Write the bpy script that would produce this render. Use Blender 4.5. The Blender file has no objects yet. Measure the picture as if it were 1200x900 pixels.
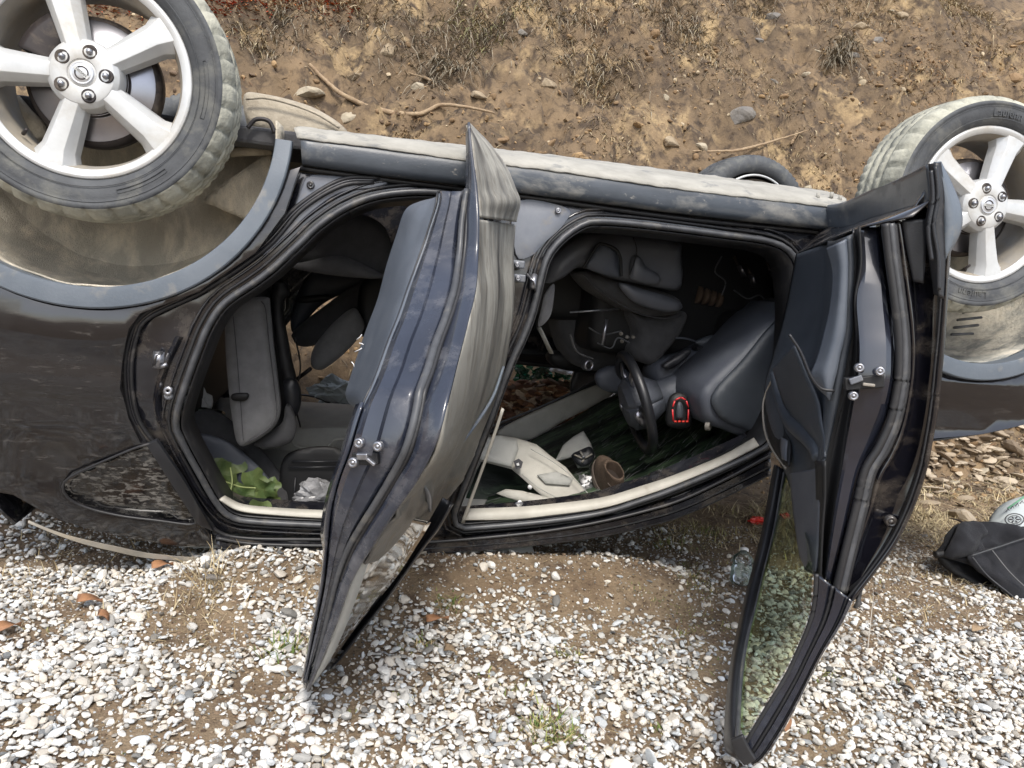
import bpy, bmesh, math, random
import numpy as np
from mathutils import Vector, Matrix, noise
from mathutils.geometry import delaunay_2d_cdt
rnd = random.Random(7); nr = np.random.default_rng(7)
SC = bpy.context.scene
COL = SC.collection
# ------------------------------------------------------------------ camera, world, sun, exposure
CP = np.array([-0.667, -2.165, 1.017]); YAW, PITCH, ROLL, F = 0.224, 0.125, 0.097, 900.0
def cam_axes():
    w = np.array([math.sin(YAW)*math.cos(PITCH), math.cos(YAW)*math.cos(PITCH), -math.sin(PITCH)])
    r = np.array([math.cos(YAW), -math.sin(YAW), 0]); u = np.cross(r, w)
    return math.cos(ROLL)*r+math.sin(ROLL)*u, -math.sin(ROLL)*r+math.cos(ROLL)*u, w
CR, CU, CW = cam_axes()
cam = bpy.data.cameras.new('camera'); co = bpy.data.objects.new('camera', cam); COL.objects.link(co)
co.matrix_world = Matrix([[CR[0], CU[0], -CW[0], CP[0]], [CR[1], CU[1], -CW[1], CP[1]], [CR[2], CU[2], -CW[2], CP[2]], [0, 0, 0, 1]])
cam.lens = 27.0; cam.sensor_width = 36; cam.clip_start = .02; cam.clip_end = 500
SC.camera = co
SUN_AZ, SUN_EL = math.radians(186), math.radians(53)      # azimuth clockwise from +Y
wd = bpy.data.worlds.new('World'); SC.world = wd; wd.use_nodes = True
nt = wd.node_tree; sky = nt.nodes.new('ShaderNodeTexSky'); sky.sky_type = 'NISHITA'; sky.sun_disc = False
sky.sun_elevation = SUN_EL; sky.sun_rotation = SUN_AZ; sky.dust_density = 2.5
hs = nt.nodes.new('ShaderNodeHueSaturation'); hs.inputs['Saturation'].default_value = .55; nt.links.new(sky.outputs[0], hs.inputs['Color'])   # thin white cloud over the blue
nt.links.new(hs.outputs[0], nt.nodes['Background'].inputs[0]); nt.nodes['Background'].inputs[1].default_value = 0.15
sl = bpy.data.lights.new('sun', 'SUN'); so = bpy.data.objects.new('sun', sl); COL.objects.link(so)
sl.energy = 1.5; sl.angle = math.radians(14); sl.color = (1, .95, .87)
sd = Vector((math.sin(SUN_AZ)*math.cos(SUN_EL), math.cos(SUN_AZ)*math.cos(SUN_EL), math.sin(SUN_EL)))
so.rotation_euler = sd.to_track_quat('Z', 'Y').to_euler()
SC.view_settings.view_transform = 'Standard'; SC.view_settings.look = 'None'; SC.view_settings.exposure = 0.95

# ------------------------------------------------------------------ measuring helpers (pixels of the 1200x900 photograph -> points on real surfaces)
def ray(p):
    return CP, (p[0]-600)/F*CR-(p[1]-450)/F*CU+CW
SZ = ([0.0, 0.10, 0.2, 0.45, 0.62, 0.8, 1.05, 1.25, 1.37, 1.45], [0.30, 0.235, 0.19, 0.085, 0.02, -0.01, -0.02, -0.005, 0.02, 0.08])
def S(X, Z):                                               # how far in the body side stands at a height
    s = float(np.interp(Z, *SZ)); k = 0
    if X < -1.45: k = .30*(X+1.45)**2
    if X > 1.55: k = .35*(X-1.55)**2
    return s+k
def side(p, off=0.0):
    o, d = ray(p); Y = 0.0
    for _ in range(25):
        P = o+(Y-o[1])/d[1]*d; Y = S(P[0], P[2])+off
    return P
def atY(p, Y):
    o, d = ray(p); return o+(Y-o[1])/d[1]*d
def atZ(p, Z):
    o, d = ray(p); return o+(Z-o[2])/d[2]*d
def atP(p, p0, n):
    o, d = ray(p); n = np.array(n, float); return o+((np.array(p0)-o)@n)/(d@n)*d
def cr(P, n, closed=False):                                # Catmull-Rom resample, any dimension
    P = np.array(P, float); m = len(P)
    if m == 2 and not closed:
        t = np.linspace(0, 1, n)[:, None]; return P[0]*(1-t)+P[1]*t
    if closed: Q = np.vstack([P[-1], P, P[0], P[1]]); segs = m
    else: Q = np.vstack([2*P[0]-P[1], P, 2*P[-1]-P[-2]]); segs = m-1
    L = np.array([np.linalg.norm(Q[i+2]-Q[i+1]) for i in range(segs)])+1e-9
    cum = np.concatenate([[0], np.cumsum(L)]); ts = np.linspace(0, cum[-1], n, endpoint=not closed)
    out = []
    for t in ts:
        i = min(segs-1, int(np.searchsorted(cum, t, 'right')-1)); f = (t-cum[i])/L[i]
        a, b, c, d = Q[i:i+4]
        out.append(.5*(2*b+(c-a)*f+(2*a-5*b+4*c-d)*f*f+(3*b-a-3*c+d)*f**3))
    return np.array(out)
def dense(P, step, closed=True):                           # straight-edged resample
    P = [np.array(p, float) for p in P]; out = []
    m = len(P)
    for i in range(m if closed else m-1):
        a, b = P[i], P[(i+1) % m]; k = max(1, int(np.linalg.norm(b-a)/step))
        out += [a+(b-a)*j/k for j in range(k)]
    if not closed: out.append(P[-1])
    return out
def fbm(x, y, z=0.0, o=4):
    return noise.fractal(Vector((x, y, z)), 1.0, 2.0, o)

# ------------------------------------------------------------------ materials
def lin(c):
    return tuple((v/12.92 if v <= .04045 else ((v+.055)/1.055)**2.4) for v in c)+(1,)
def M(name, c1, c2=None, sc=6, rough=.5, metal=0, bump=0, bsc=60, coat=0, dirt=None, ior=1.5, stretch=None, grime=None, sheen=0, contrast=(.35, .65), spec=None, zr=None):
    """c1,c2: linear base colours; dirt=(colour, lo, hi, scale, rough[, detail]); grime the same, a second layer"""
    m = bpy.data.materials.new(name); m.use_nodes = True; T = m.node_tree; N = T.nodes; L = T.links
    b = N['Principled BSDF']; tc = N.new('ShaderNodeTexCoord'); mp = N.new('ShaderNodeMapping')
    L.new(tc.outputs['Object'], mp.inputs[0])
    if stretch: mp.inputs['Scale'].default_value = stretch
    def nz(scale, det=6, ro=.6, dist=0, off=0):
        n = N.new('ShaderNodeTexNoise'); n.inputs['Scale'].default_value = scale; n.inputs['Detail'].default_value = det
        n.inputs['Roughness'].default_value = ro; n.inputs['Distortion'].default_value = dist
        if off:
            m2 = N.new('ShaderNodeMapping'); m2.inputs['Location'].default_value = (off, off*1.7, off*.3); L.new(mp.outputs[0], m2.inputs[0]); L.new(m2.outputs[0], n.inputs['Vector'])
        else: L.new(mp.outputs[0], n.inputs['Vector'])
        return n.outputs['Fac']
    def rr(src, lo, hi):
        r = N.new('ShaderNodeMapRange'); r.inputs['From Min'].default_value = lo; r.inputs['From Max'].default_value = hi
        L.new(src, r.inputs['Value']); return r.outputs[0]
    c1 = tuple(c1)+(1,) if len(c1) == 3 else c1
    col = None
    if c2 is not None:
        mx = N.new('ShaderNodeMix'); mx.data_type = 'RGBA'; mx.inputs[6].default_value = c1; mx.inputs[7].default_value = tuple(c2)+(1,)
        L.new(rr(nz(sc), *contrast), mx.inputs[0]); col = mx.outputs[2]
    else:
        b.inputs['Base Color'].default_value = c1
    b.inputs['Roughness'].default_value = rough; b.inputs['Metallic'].default_value = metal; b.inputs['IOR'].default_value = ior
    b.inputs['Coat Weight'].default_value = coat; b.inputs['Coat Roughness'].default_value = .06
    b.inputs['Sheen Weight'].default_value = sheen
    if spec is not None: b.inputs['Specular IOR Level'].default_value = spec
    rsock = None; k = 0
    for dd in (dirt, grime):
        if not dd: continue
        dc, lo, hi, dsc, dr = dd[:5]; k += 3.1
        f = rr(nz(dsc, 8, .65, .3, off=k), lo, hi)
        if zr and k < 4:                                    # mud that was scraped off below a height
            sx = N.new('ShaderNodeSeparateXYZ'); L.new(tc.outputs['Object'], sx.inputs[0]); g = N.new('ShaderNodeMapRange')
            for q_, v_ in zip(('From Min', 'From Max', 'To Min', 'To Max'), zr): g.inputs[q_].default_value = v_
            L.new(sx.outputs[2], g.inputs[0]); mu = N.new('ShaderNodeMath'); mu.operation = 'MULTIPLY'; L.new(f, mu.inputs[0]); L.new(g.outputs[0], mu.inputs[1]); f = mu.outputs[0]
        mx = N.new('ShaderNodeMix'); mx.data_type = 'RGBA'; L.new(f, mx.inputs[0])
        if col: L.new(col, mx.inputs[6])
        else: mx.inputs[6].default_value = c1
        mx.inputs[7].default_value = tuple(dc)+(1,); col = mx.outputs[2]
        rm = N.new('ShaderNodeMix'); L.new(f, rm.inputs[0]); rm.inputs[2].default_value = rough; rm.inputs[3].default_value = dr
        if rsock: L.new(rsock, rm.inputs[2])
        rsock = rm.outputs[0]
        if coat:
            cm = N.new('ShaderNodeMath'); cm.operation = 'MULTIPLY_ADD'; L.new(f, cm.inputs[0]); cm.inputs[1].default_value = -coat; cm.inputs[2].default_value = coat
            if k < 4: L.new(cm.outputs[0], b.inputs['Coat Weight'])
        if metal:
            cm = N.new('ShaderNodeMath'); cm.operation = 'MULTIPLY_ADD'; L.new(f, cm.inputs[0]); cm.inputs[1].default_value = -metal; cm.inputs[2].default_value = metal
            L.new(cm.outputs[0], b.inputs['Metallic'])
    if col: L.new(col, b.inputs['Base Color'])
    if rsock: L.new(rsock, b.inputs['Roughness'])
    if bump:
        bp = N.new('ShaderNodeBump'); bp.inputs['Strength'].default_value = bump; bp.inputs['Distance'].default_value = .01
        L.new(nz(bsc, 5, .6), bp.inputs['Height']); L.new(bp.outputs[0], b.inputs['Normal'])
    m['b'] = 1
    return m
TAN = (.36, .29, .19); DUST = (.42, .39, .33)
MT = dict(
 paint=M('black_paint', (.006, .006, .009), rough=.12, coat=1, dirt=((.09, .075, .06), .50, .78, 7, .55), bump=.02, bsc=9, stretch=(1, 1, 2)),
 paint_muddy=M('muddy_black_paint', (.006, .006, .008), rough=.12, coat=.9, dirt=((.030, .028, .028), .42, .74, 3.6, .30), grime=((.085, .078, .072), .58, .82, 26, .45), bump=.03, bsc=24, stretch=(.55, 1, 2.4)),
 door_scuffed=M('scuffed_dusty_paint', (.030, .030, .031), rough=.35, dirt=((.36, .345, .30), .32, .54, 3.5, .85), grime=((.17, .15, .12), .50, .68, 30, .6), bump=.12, bsc=60, stretch=(2.2, 2.2, .55), zr=(-.50, -.12, .10, 1)),
 jamb=M('door_jamb_paint', (.007, .007, .010), (.02, .021, .026), rough=.18, coat=.8, dirt=((.10, .085, .07), .50, .74, 10, .6), bump=.05, bsc=14),
 jamb_grey=M('dusty_grey_jamb', (.10, .11, .135), (.16, .17, .19), sc=9, rough=.38, coat=.3, dirt=((.2, .18, .15), .55, .75, 14, .7), bump=.03),
 latch_blue=M('latch_face_paint', (.014, .017, .028), (.030, .036, .054), sc=4, rough=.22, coat=.7, dirt=((.16, .16, .17), .5, .8, 8, .5), bump=.03, bsc=12),
 latch_black=M('black_gloss_latch_face', (.018, .021, .034), (.008, .009, .014), sc=5, rough=.24, coat=1, bump=.01, bsc=10),
 cladding=M('grey_plastic_cladding', (.095, .115, .14), (.13, .15, .175), sc=7, rough=.48, dirt=((.30, .27, .22), .55, .80, 9, .8), bump=.08, bsc=140),
 sill=M('dusty_sill_plastic', (.035, .042, .052), (.065, .075, .09), sc=5, rough=.38, dirt=((.26, .25, .225), .54, .74, 6, .8), grime=((.30, .28, .25), .62, .72, 45, .8), bump=.06, bsc=120, stretch=(.7, 1, 1.3)),
 sill_dust=M('sill_underside_dust', (.38, .365, .325), (.27, .26, .23), sc=12, rough=.85, dirt=((.12, .125, .13), .56, .72, 16, .5), bump=.2, bsc=110, stretch=(.7, 1, 1.3)),
 mudliner=M('mud_coated_liner', (.46, .425, .355), (.36, .33, .275), sc=5, rough=1, spec=.1, dirt=((.68, .61, .49), .46, .66, 9, 1), bump=.7, bsc=220, stretch=(1.5, 1, .7)),
 mudliner_f=M('front_liner_mud', (.30, .30, .27), (.13, .13, .12), sc=8, rough=.9, dirt=((.50, .46, .38), .44, .60, 7, 1), bump=.5, bsc=90),
 dustpale=M('pale_road_dust', (.42, .37, .29), (.30, .26, .2), sc=14, rough=.95, bump=.5, bsc=90),
 rubber=M('black_rubber', (.016, .016, .018), (.028, .028, .03), rough=.45, bump=.05, dirt=((.12, .11, .1), .58, .8, 20, .7)),
 rubber_grey=M('worn_grey_rubber', (.045, .047, .052), (.08, .083, .09), sc=20, rough=.4, dirt=((.16, .15, .13), .55, .8, 20, .7)),
 trim=M('charcoal_door_trim', (.040, .047, .058), (.052, .06, .072), sc=12, rough=.42, bump=.25, bsc=420),
 trim_light=M('grey_blue_door_trim', (.085, .10, .125), (.11, .125, .15), sc=12, rough=.4, bump=.2, bsc=420),
 plastic=M('black_plastic', (.012, .013, .016), (.022, .023, .027), rough=.38, bump=.1, bsc=300),
 dash=M('dash_plastic', (.060, .067, .086), (.08, .088, .105), sc=10, rough=.42, bump=.25, bsc=350),
 fabric=M('charcoal_seat_fabric', (.15, .15, .155), (.19, .19, .195), sc=30, rough=.95, bump=.4, bsc=600, sheen=.2),
 fabric_dark=M('dark_seat_fabric', (.048, .048, .052), (.065, .065, .069), sc=30, rough=.9, bump=.4, bsc=500, sheen=.1),
 seat_vinyl=M('seat_side_plastic', (.085, .09, .105), (.11, .115, .13), sc=10, rough=.4, bump=.1, bsc=300),
 beige=M('headliner_beige', (.38, .365, .325), (.45, .435, .39), sc=14, rough=.8, bump=.15, bsc=200, dirt=((.20, .17, .13), .62, .82, 8, .9)),
 grey_trim=M('grey_headliner', (.32, .32, .30), (.40, .40, .375), sc=9, rough=.85, bump=.2, bsc=200),
 white_trim=M('cream_edge_trim', (.52, .50, .44), (.42, .40, .35), sc=12, rough=.6, dirt=((.2, .15, .1), .62, .8, 10, .9)),
 tyre=M('tyre_rubber', (.045, .048, .053), (.075, .08, .086), sc=9, rough=.7, dirt=((.16, .16, .145), .50, .72, 11, .95), bump=.15, bsc=120),
 tread=M('muddy_tread_rubber', (.20, .20, .17), (.28, .28, .235), sc=14, rough=.95, dirt=((.46, .45, .37), .40, .60, 9, .95), bump=.4, bsc=90),
 alloy=M('silver_alloy', (.62, .63, .63), (.50, .51, .51), sc=8, rough=.36, metal=.25, coat=.3, dirt=((.36, .32, .25), .50, .80, 6, .8), bump=.05, bsc=80),
 alloy_cap=M('alloy_centre_cap', (.55, .56, .58), rough=.3, metal=.5),
 alloy_dark=M('rim_barrel', (.30, .285, .26), (.20, .185, .16), sc=8, rough=.6, metal=.2, dirt=((.3, .26, .2), .4, .7, 8, .9), bump=.1),
 steel=M('brake_steel', (.42, .42, .46), (.3, .3, .33), sc=5, rough=.28, metal=.9),
 steel_dark=M('brown_black_steel', (.02, .018, .02), (.04, .032, .03), rough=.5, metal=.3, dirt=((.15, .12, .09), .5, .75, 12, .9)),
 chrome=M('zinc_screw', (.42, .43, .46), (.25, .25, .27), sc=90, rough=.38, metal=.9),
 glass_dark=M('dark_quarter_glass', (.006, .006, .007), rough=.05, coat=.8, dirt=((.17, .16, .145), .50, .62, 60, .6), grime=((.02, .018, .016), .45, .7, 7, .3), bump=.1, bsc=60, stretch=(.6, 1, 1.5)),  # fine grain of the dirt layer is reflected gravel, painted into the glass colour
 glass_mirror=M('reflecting_door_glass', (.02, .018, .014), rough=.03, coat=1, ior=2.2, dirt=((.09, .08, .065), .50, .85, 10, .5)),
 red=M('red_lamp_plastic', (.7, .04, .045), (.5, .02, .03), rough=.3),
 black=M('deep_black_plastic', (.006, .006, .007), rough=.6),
 denim=M('black_cotton', (.008, .0085, .012), (.015, .016, .021), sc=20, rough=.95, bump=.6, bsc=420, sheen=.05),
 bagcloth=M('pale_grey_print_cloth', (.50, .53, .52), (.42, .46, .47), rough=.8, bump=.1),
 ink=M('dark_ink', (.05, .05, .055), rough=.8),
 green_print=M('green_print', (.12, .30, .18), rough=.8),
 leather=M('brown_suede', (.075, .050, .034), (.11, .075, .052), sc=25, rough=.85, bump=.4, bsc=200),
 leather_in=M('shoe_lining', (.02, .012, .008), rough=.9),
 sole=M('shoe_sole', (.10, .08, .065), rough=.8, bump=.2),
 leaf=M('green_leaf', (.06, .10, .03), (.13, .165, .055), sc=18, rough=.5, bump=.2, bsc=120),
 stem=M('pale_stem', (.22, .26, .10), rough=.6),
 polythene=M('crumpled_grey_plastic', (.16, .16, .165), (.3, .3, .31), sc=12, rough=.25, bump=.4, bsc=30),
 paper=M('white_plastic', (.7, .7, .7), rough=.5),
 redcloth=M('red_plastic_shard', (.62, .035, .02), (.5, .02, .015), rough=.4),
 wood=M('dry_root_bark', (.26, .18, .11), (.36, .27, .17), sc=20, rough=.9, bump=.6, bsc=60),
 brownleaf=M('orange_dead_leaf', (.34, .17, .08), (.22, .11, .06), sc=30, rough=.7, bump=.2),
)
def glassmat(name, col, rough=.0, alpha=.55, dirt=0):
    m = bpy.data.materials.new(name); m.use_nodes = True; T = m.node_tree; N = T.nodes; L = T.links; b = N['Principled BSDF']
    N.remove(b); out = N['Material Output']
    tr = N.new('ShaderNodeBsdfTransparent'); tr.inputs[0].default_value = col+(1,)
    gl = N.new('ShaderNodeBsdfGlossy'); gl.inputs['Roughness'].default_value = .02+rough
    df = N.new('ShaderNodeBsdfDiffuse'); df.inputs[0].default_value = (.42, .5, .42, 1)
    fr = N.new('ShaderNodeFresnel'); fr.inputs[0].default_value = 1.5
    m1 = N.new('ShaderNodeMixShader'); m2 = N.new('ShaderNodeMixShader')
    L.new(fr.outputs[0], m1.inputs[0]); L.new(tr.outputs[0], m1.inputs[1]); L.new(gl.outputs[0], m1.inputs[2])
    nz = N.new('ShaderNodeTexNoise'); nz.inputs['Scale'].default_value = 22; nz.inputs['Detail'].default_value = 8
    tc = N.new('ShaderNodeTexCoord'); L.new(tc.outputs['Object'], nz.inputs['Vector'])
    r = N.new('ShaderNodeMapRange'); r.inputs['From Min'].default_value = .45; r.inputs['From Max'].default_value = .8; r.inputs['To Max'].default_value = dirt
    L.new(nz.outputs[0], r.inputs[0]); L.new(r.outputs[0], m2.inputs[0]); L.new(m1.outputs[0], m2.inputs[1]); L.new(df.outputs[0], m2.inputs[2])
    L.new(m2.outputs[0], out.inputs[0]); return m
MT['glass_green'] = glassmat('green_tinted_glass', (.86, .99, .72), dirt=.18)
MT['glass_clear'] = glassmat('clear_bottle_plastic', (.86, .88, .90), rough=.05, dirt=.9)
MT['glass_shard'] = glassmat('teal_shards', (.20, .52, .42), rough=.05, dirt=.5)

def vcol_mat(name, rough, bump=0, bsc=80, spec=.5, sheen=0, trans=0):
    m = M(name, (.5, .5, .5), rough=rough, bump=bump, bsc=bsc, spec=spec); T = m.node_tree
    a = T.nodes.new('ShaderNodeAttribute'); a.attribute_name = 'tint'
    T.links.new(a.outputs['Color'], T.nodes['Principled BSDF'].inputs['Base Color']); return m
MT['pebble'] = vcol_mat('pebble_stone', .8, .3, 160, .3)
MT['blade'] = vcol_mat('grass_blade', .8, 0, 80, .2)
MT['rockmat'] = M('ochre_rock', (.27, .205, .13), (.19, .145, .095), sc=9, rough=.9, bump=.8, bsc=35, dirt=((.36, .29, .20), .5, .7, 6, 1))
MT['rock_grey'] = M('grey_rock', (.15, .14, .13), (.21, .19, .165), sc=9, rough=.9, bump=.8, bsc=35)
MT['rock_pale'] = M('pale_rock', (.40, .35, .26), (.30, .25, .18), sc=12, rough=.9, bump=.6, bsc=35)

# ------------------------------------------------------------------ object helpers
def wloc(o):
    v = Vector((0, 0, 0))
    while o: v += o.location; o = o.parent
    return v
def link(name, verts, faces, mat, parent=None, smooth=True, local=False, base=False, origin=None):
    me = bpy.data.meshes.new(name); V = np.array(verts, float)
    org = Vector((0, 0, 0))
    if not local:
        if parent: V = V-np.array(wloc(parent))
        elif base or origin is not None:
            org = Vector(origin) if origin is not None else Vector(((V[:, 0].min()+V[:, 0].max())/2, (V[:, 1].min()+V[:, 1].max())/2, V[:, 2].min()))
            V = V-np.array(org)
    me.from_pydata(V.tolist(), [], [list(map(int, f)) for f in faces]); me.update()
    if smooth: me.polygons.foreach_set('use_smooth', [True]*len(me.polygons))
    if mat: me.materials.append(MT[mat] if isinstance(mat, str) else mat)
    o = bpy.data.objects.new(name, me); COL.objects.link(o); o.parent = parent; o.location = org
    return o
def empty(name, loc, parent=None):
    o = bpy.data.objects.new(name, None); COL.objects.link(o); o.parent = parent
    o.location = Vector(loc)-(wloc(parent) if parent else Vector((0, 0, 0))); o.empty_display_size = .1; return o
def tag(o, label=None, cat=None, group=None, kind=None):
    if label: o['label'] = label
    if cat: o['category'] = cat
    if group: o['group'] = group
    if kind: o['kind'] = kind
    return o
def mods(o, thick=0, offset=-1, bevel=0, seg=2, sub=0, angle=35):
    if sub: m = o.modifiers.new('sub', 'SUBSURF'); m.levels = m.render_levels = sub
    if thick: m = o.modifiers.new('sol', 'SOLIDIFY'); m.thickness = thick; m.offset = offset; m.use_even_offset = False
    if bevel:
        m = o.modifiers.new('bev', 'BEVEL'); m.width = bevel; m.segments = seg; m.limit_method = 'ANGLE'; m.angle_limit = math.radians(angle)
        m.harden_normals = False
    return o
def join(parts):
    V = []; Fc = []
    for v, f in parts:
        k = len(V); V += [tuple(x) for x in v]; Fc += [[i+k for i in q] for q in f]
    return V, Fc
def tube_g(path, r, seg=8, closed=False, flat=1.0, nrm=None, cap=True):
    P = np.array(path, float); n = len(P); R = np.full(n, r) if np.isscalar(r) else cr(np.array(r)[:, None], n)[:, 0]
    V = []; Fc = []; up = np.array(nrm if nrm is not None else (0, 0, 1.0), float)
    for i in range(n):
        t = P[(i+1) % n]-P[i-1] if closed or 0 < i < n-1 else (P[1]-P[0] if i == 0 else P[-1]-P[-2])
        t = t/(np.linalg.norm(t)+1e-9); a = np.cross(up, t)
        if np.linalg.norm(a) < .05: a = np.cross((0.3, 1, .2), t)
        a /= np.linalg.norm(a); b = np.cross(t, a)
        for k in range(seg):
            q = 2*math.pi*k/seg; V.append(P[i]+a*math.cos(q)*R[i]+b*math.sin(q)*R[i]*flat)
    for i in range(n if closed else n-1):
        for k in range(seg):
            j = (i+1) % n; Fc.append([i*seg+k, i*seg+(k+1) % seg, j*seg+(k+1) % seg, j*seg+k])
    if not closed and cap: Fc += [[k for k in range(seg)][::-1], [(n-1)*seg+k for k in range(seg)]]
    return V, Fc
def box_g(c, s, rot=None):
    V = [Vector((x*s[0]/2, y*s[1]/2, z*s[2]/2)) for x in (-1, 1) for y in (-1, 1) for z in (-1, 1)]
    if rot is not None: V = [rot @ v for v in V]
    return [tuple(v+Vector(c)) for v in V], [[0, 1, 3, 2], [4, 6, 7, 5], [0, 4, 5, 1], [2, 3, 7, 6], [0, 2, 6, 4], [1, 5, 7, 3]]
def lathe_g(prof, seg=48, axis='Y', c=(0, 0, 0)):          # prof: (radius, along axis)
    V = []; Fc = []; n = len(prof)
    for k in range(seg):
        q = 2*math.pi*k/seg
        for r, y in prof:
            p = (r*math.cos(q), y, r*math.sin(q)) if axis == 'Y' else ((y, r*math.cos(q), r*math.sin(q)) if axis == 'X' else (r*math.cos(q), r*math.sin(q), y))
            V.append(tuple(np.array(p)+c))
    for k in range(seg):
        for i in range(n-1):
            a = k*n+i; b = ((k+1) % seg)*n+i; Fc.append([a, b, b+1, a+1])
    return V, Fc
def loft(name, rails, n, mat, parent, thick=0, smooth=True, m_across=0, offset=-1, bevel=0, disp=None, flip=False):
    """surface through a list of rails (lists of 3-D points); m_across resamples smoothly across"""
    G = np.array([cr(r, n) for r in rails])
    if m_across: G = np.array([cr(G[:, j], m_across) for j in range(n)]).transpose(1, 0, 2)
    if disp is not None:
        for i in range(G.shape[0]):
            for j in range(n): G[i, j] += disp(G[i, j], i/(G.shape[0]-1), j/(n-1))
    V = G.reshape(-1, 3); Fc = []
    for i in range(G.shape[0]-1):
        for j in range(n-1):
            q = [i*n+j, i*n+j+1, (i+1)*n+j+1, (i+1)*n+j]; Fc.append(q[::-1] if flip else q)
    o = link(name, V, Fc, mat, parent, smooth)
    if not m_across and smooth: o.data.set_sharp_from_angle(angle=math.radians(24))
    mods(o, thick, offset, bevel); return o
def cdt(outline, holes=(), grid=.04):
    pts = [tuple(map(float, p)) for p in outline]; edges = [(i, (i+1) % len(pts)) for i in range(len(pts))]
    for h in holes:
        k = len(pts); pts += [tuple(map(float, p)) for p in h]; edges += [(k+i, k+(i+1) % len(h)) for i in range(len(h))]
    O = np.array(outline, float)
    def inside(P, Q):
        x, y = P; c = False; j = len(Q)-1
        for i in range(len(Q)):
            if (Q[i][1] > y) != (Q[j][1] > y) and x < (Q[j][0]-Q[i][0])*(y-Q[i][1])/(Q[j][1]-Q[i][1])+Q[i][0]: c = not c
            j = i
        return c
    B = np.array(pts)
    if grid:
        for a in np.arange(O[:, 0].min()+grid/2, O[:, 0].max(), grid):
            for b in np.arange(O[:, 1].min()+grid/2, O[:, 1].max(), grid):
                if inside((a, b), outline) and not any(inside((a, b), h) for h in holes) and np.min((B[:, 0]-a)**2+(B[:, 1]-b)**2) > (grid*.35)**2:
                    pts.append((a, b))
    r = delaunay_2d_cdt([Vector(p) for p in pts], edges, [], 0, 1e-6)
    P = [tuple(v) for v in r[0]]; Fc = []
    for f in r[2]:
        c = (sum(P[i][0] for i in f)/len(f), sum(P[i][1] for i in f)/len(f))
        if inside(c, outline) and not any(inside(c, h) for h in holes): Fc.append(list(f))
    return P, Fc
def offset_poly(P, d):                                     # grow (d>0) a closed 2-D outline
    P = np.array(P, float); n = len(P); A = 0
    for i in range(n): A += P[i-1][0]*P[i][1]-P[i][0]*P[i-1][1]
    s = 1 if A > 0 else -1; out = []
    for i in range(n):
        t = P[(i+1) % n]-P[i-1]; t /= np.linalg.norm(t)+1e-9; out.append(P[i]+s*d*np.array([t[1], -t[0]]))
    return np.array(out)
def sidepts(px, off=0, n=0, closed=True):
    P = np.array([side(p, off)[[0, 2]] for p in px])
    return cr(P, n, closed) if n else P
def panel(name, xz, holes, off, thick, mat, parent, far=False, grid=.045, bevel=0, disp=None, smooth=True):
    P, Fc = cdt(xz, holes, grid)
    V = []
    for x, z in P:
        y = S(x, z)+off+(disp(x, z) if disp else 0)
        V.append((x, 1.76-y if far else y, z))
    Fc = [f if far else f[::-1] for f in Fc]
    # make sure the normals face out
    a, b, c = (np.array(V[i]) for i in Fc[0][:3]); nn = np.cross(b-a, c-a)
    if (nn[1] > 0) != far: Fc = [f[::-1] for f in Fc]
    o = link(name, V, Fc, mat, parent, smooth); mods(o, thick, -1, bevel); return o
def sidetube(name, xz, off, r, mat, parent, closed=True, flat=1.0, far=False, seg=8):
    V = [(x, (1.76-(S(x, z)+off)) if far else S(x, z)+off, z) for x, z in xz]
    v, f = tube_g(V, r, seg, closed, flat, nrm=(0, 1, 0)); return link(name, v, f, mat, parent)
def pillow(name, px, p0, n, thick, bulge, mat, parent=None, R=.04, num=60, grid=.02, sharp=False, **kw):
    """padded shape: outline traced on the plane (p0,n); thick total depth, bulge = rounding depth"""
    nv = np.array(n, float); nv /= np.linalg.norm(nv)
    if nv @ CW > 0: nv = -nv                                # towards the viewer side
    a = np.cross(nv, (0, 0, 1.0)) if abs(nv[2]) < .95 else np.cross(nv, (0, 1.0, 0)); a /= np.linalg.norm(a); b = np.cross(nv, a); p0 = np.array(p0, float)
    W = [atP(p, p0, nv) for p in px]; Q = np.array([[(w-p0)@a, (w-p0)@b] for w in W])
    Q = np.array(dense(Q, .018)) if sharp else cr(Q, num, True); P, Fc = cdt(Q, (), grid)
    B = Q; seg = np.roll(B, -1, 0)-B
    def dist(p):
        t = np.clip(((p-B)*seg).sum(1)/((seg**2).sum(1)+1e-12), 0, 1); return np.sqrt((((B+t[:, None]*seg)-p)**2).sum(1).min())
    D = [min(1, dist(np.array(p))/R) for p in P]; H = [bulge*math.sqrt(max(0, 1-(1-d)**2)) for d in D]
    front = [p0+a*p[0]+b*p[1]+nv*(h-bulge) for p, h in zip(P, H)]
    bk = [p0+a*p[0]+b*p[1]+nv*(-thick+bulge-h if thick > 2*bulge else -bulge-.002-h*.5) for p, h in zip(P, H)]
    k = len(P); V = front+bk; x = np.cross(front[Fc[0][1]]-front[Fc[0][0]], front[Fc[0][2]]-front[Fc[0][0]])
    if x @ nv < 0: Fc = [f[::-1] for f in Fc]
    F2 = Fc+[[i+k for i in f[::-1]] for f in Fc]
    cnt = {}
    for f in Fc:
        for i in range(len(f)): cnt[(f[i], f[(i+1) % len(f)])] = 1
    for (i, j) in list(cnt):
        if (j, i) not in cnt: F2.append([j, i, i+k, j+k])
    return link(name, V, F2, mat, parent, **kw)
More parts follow.
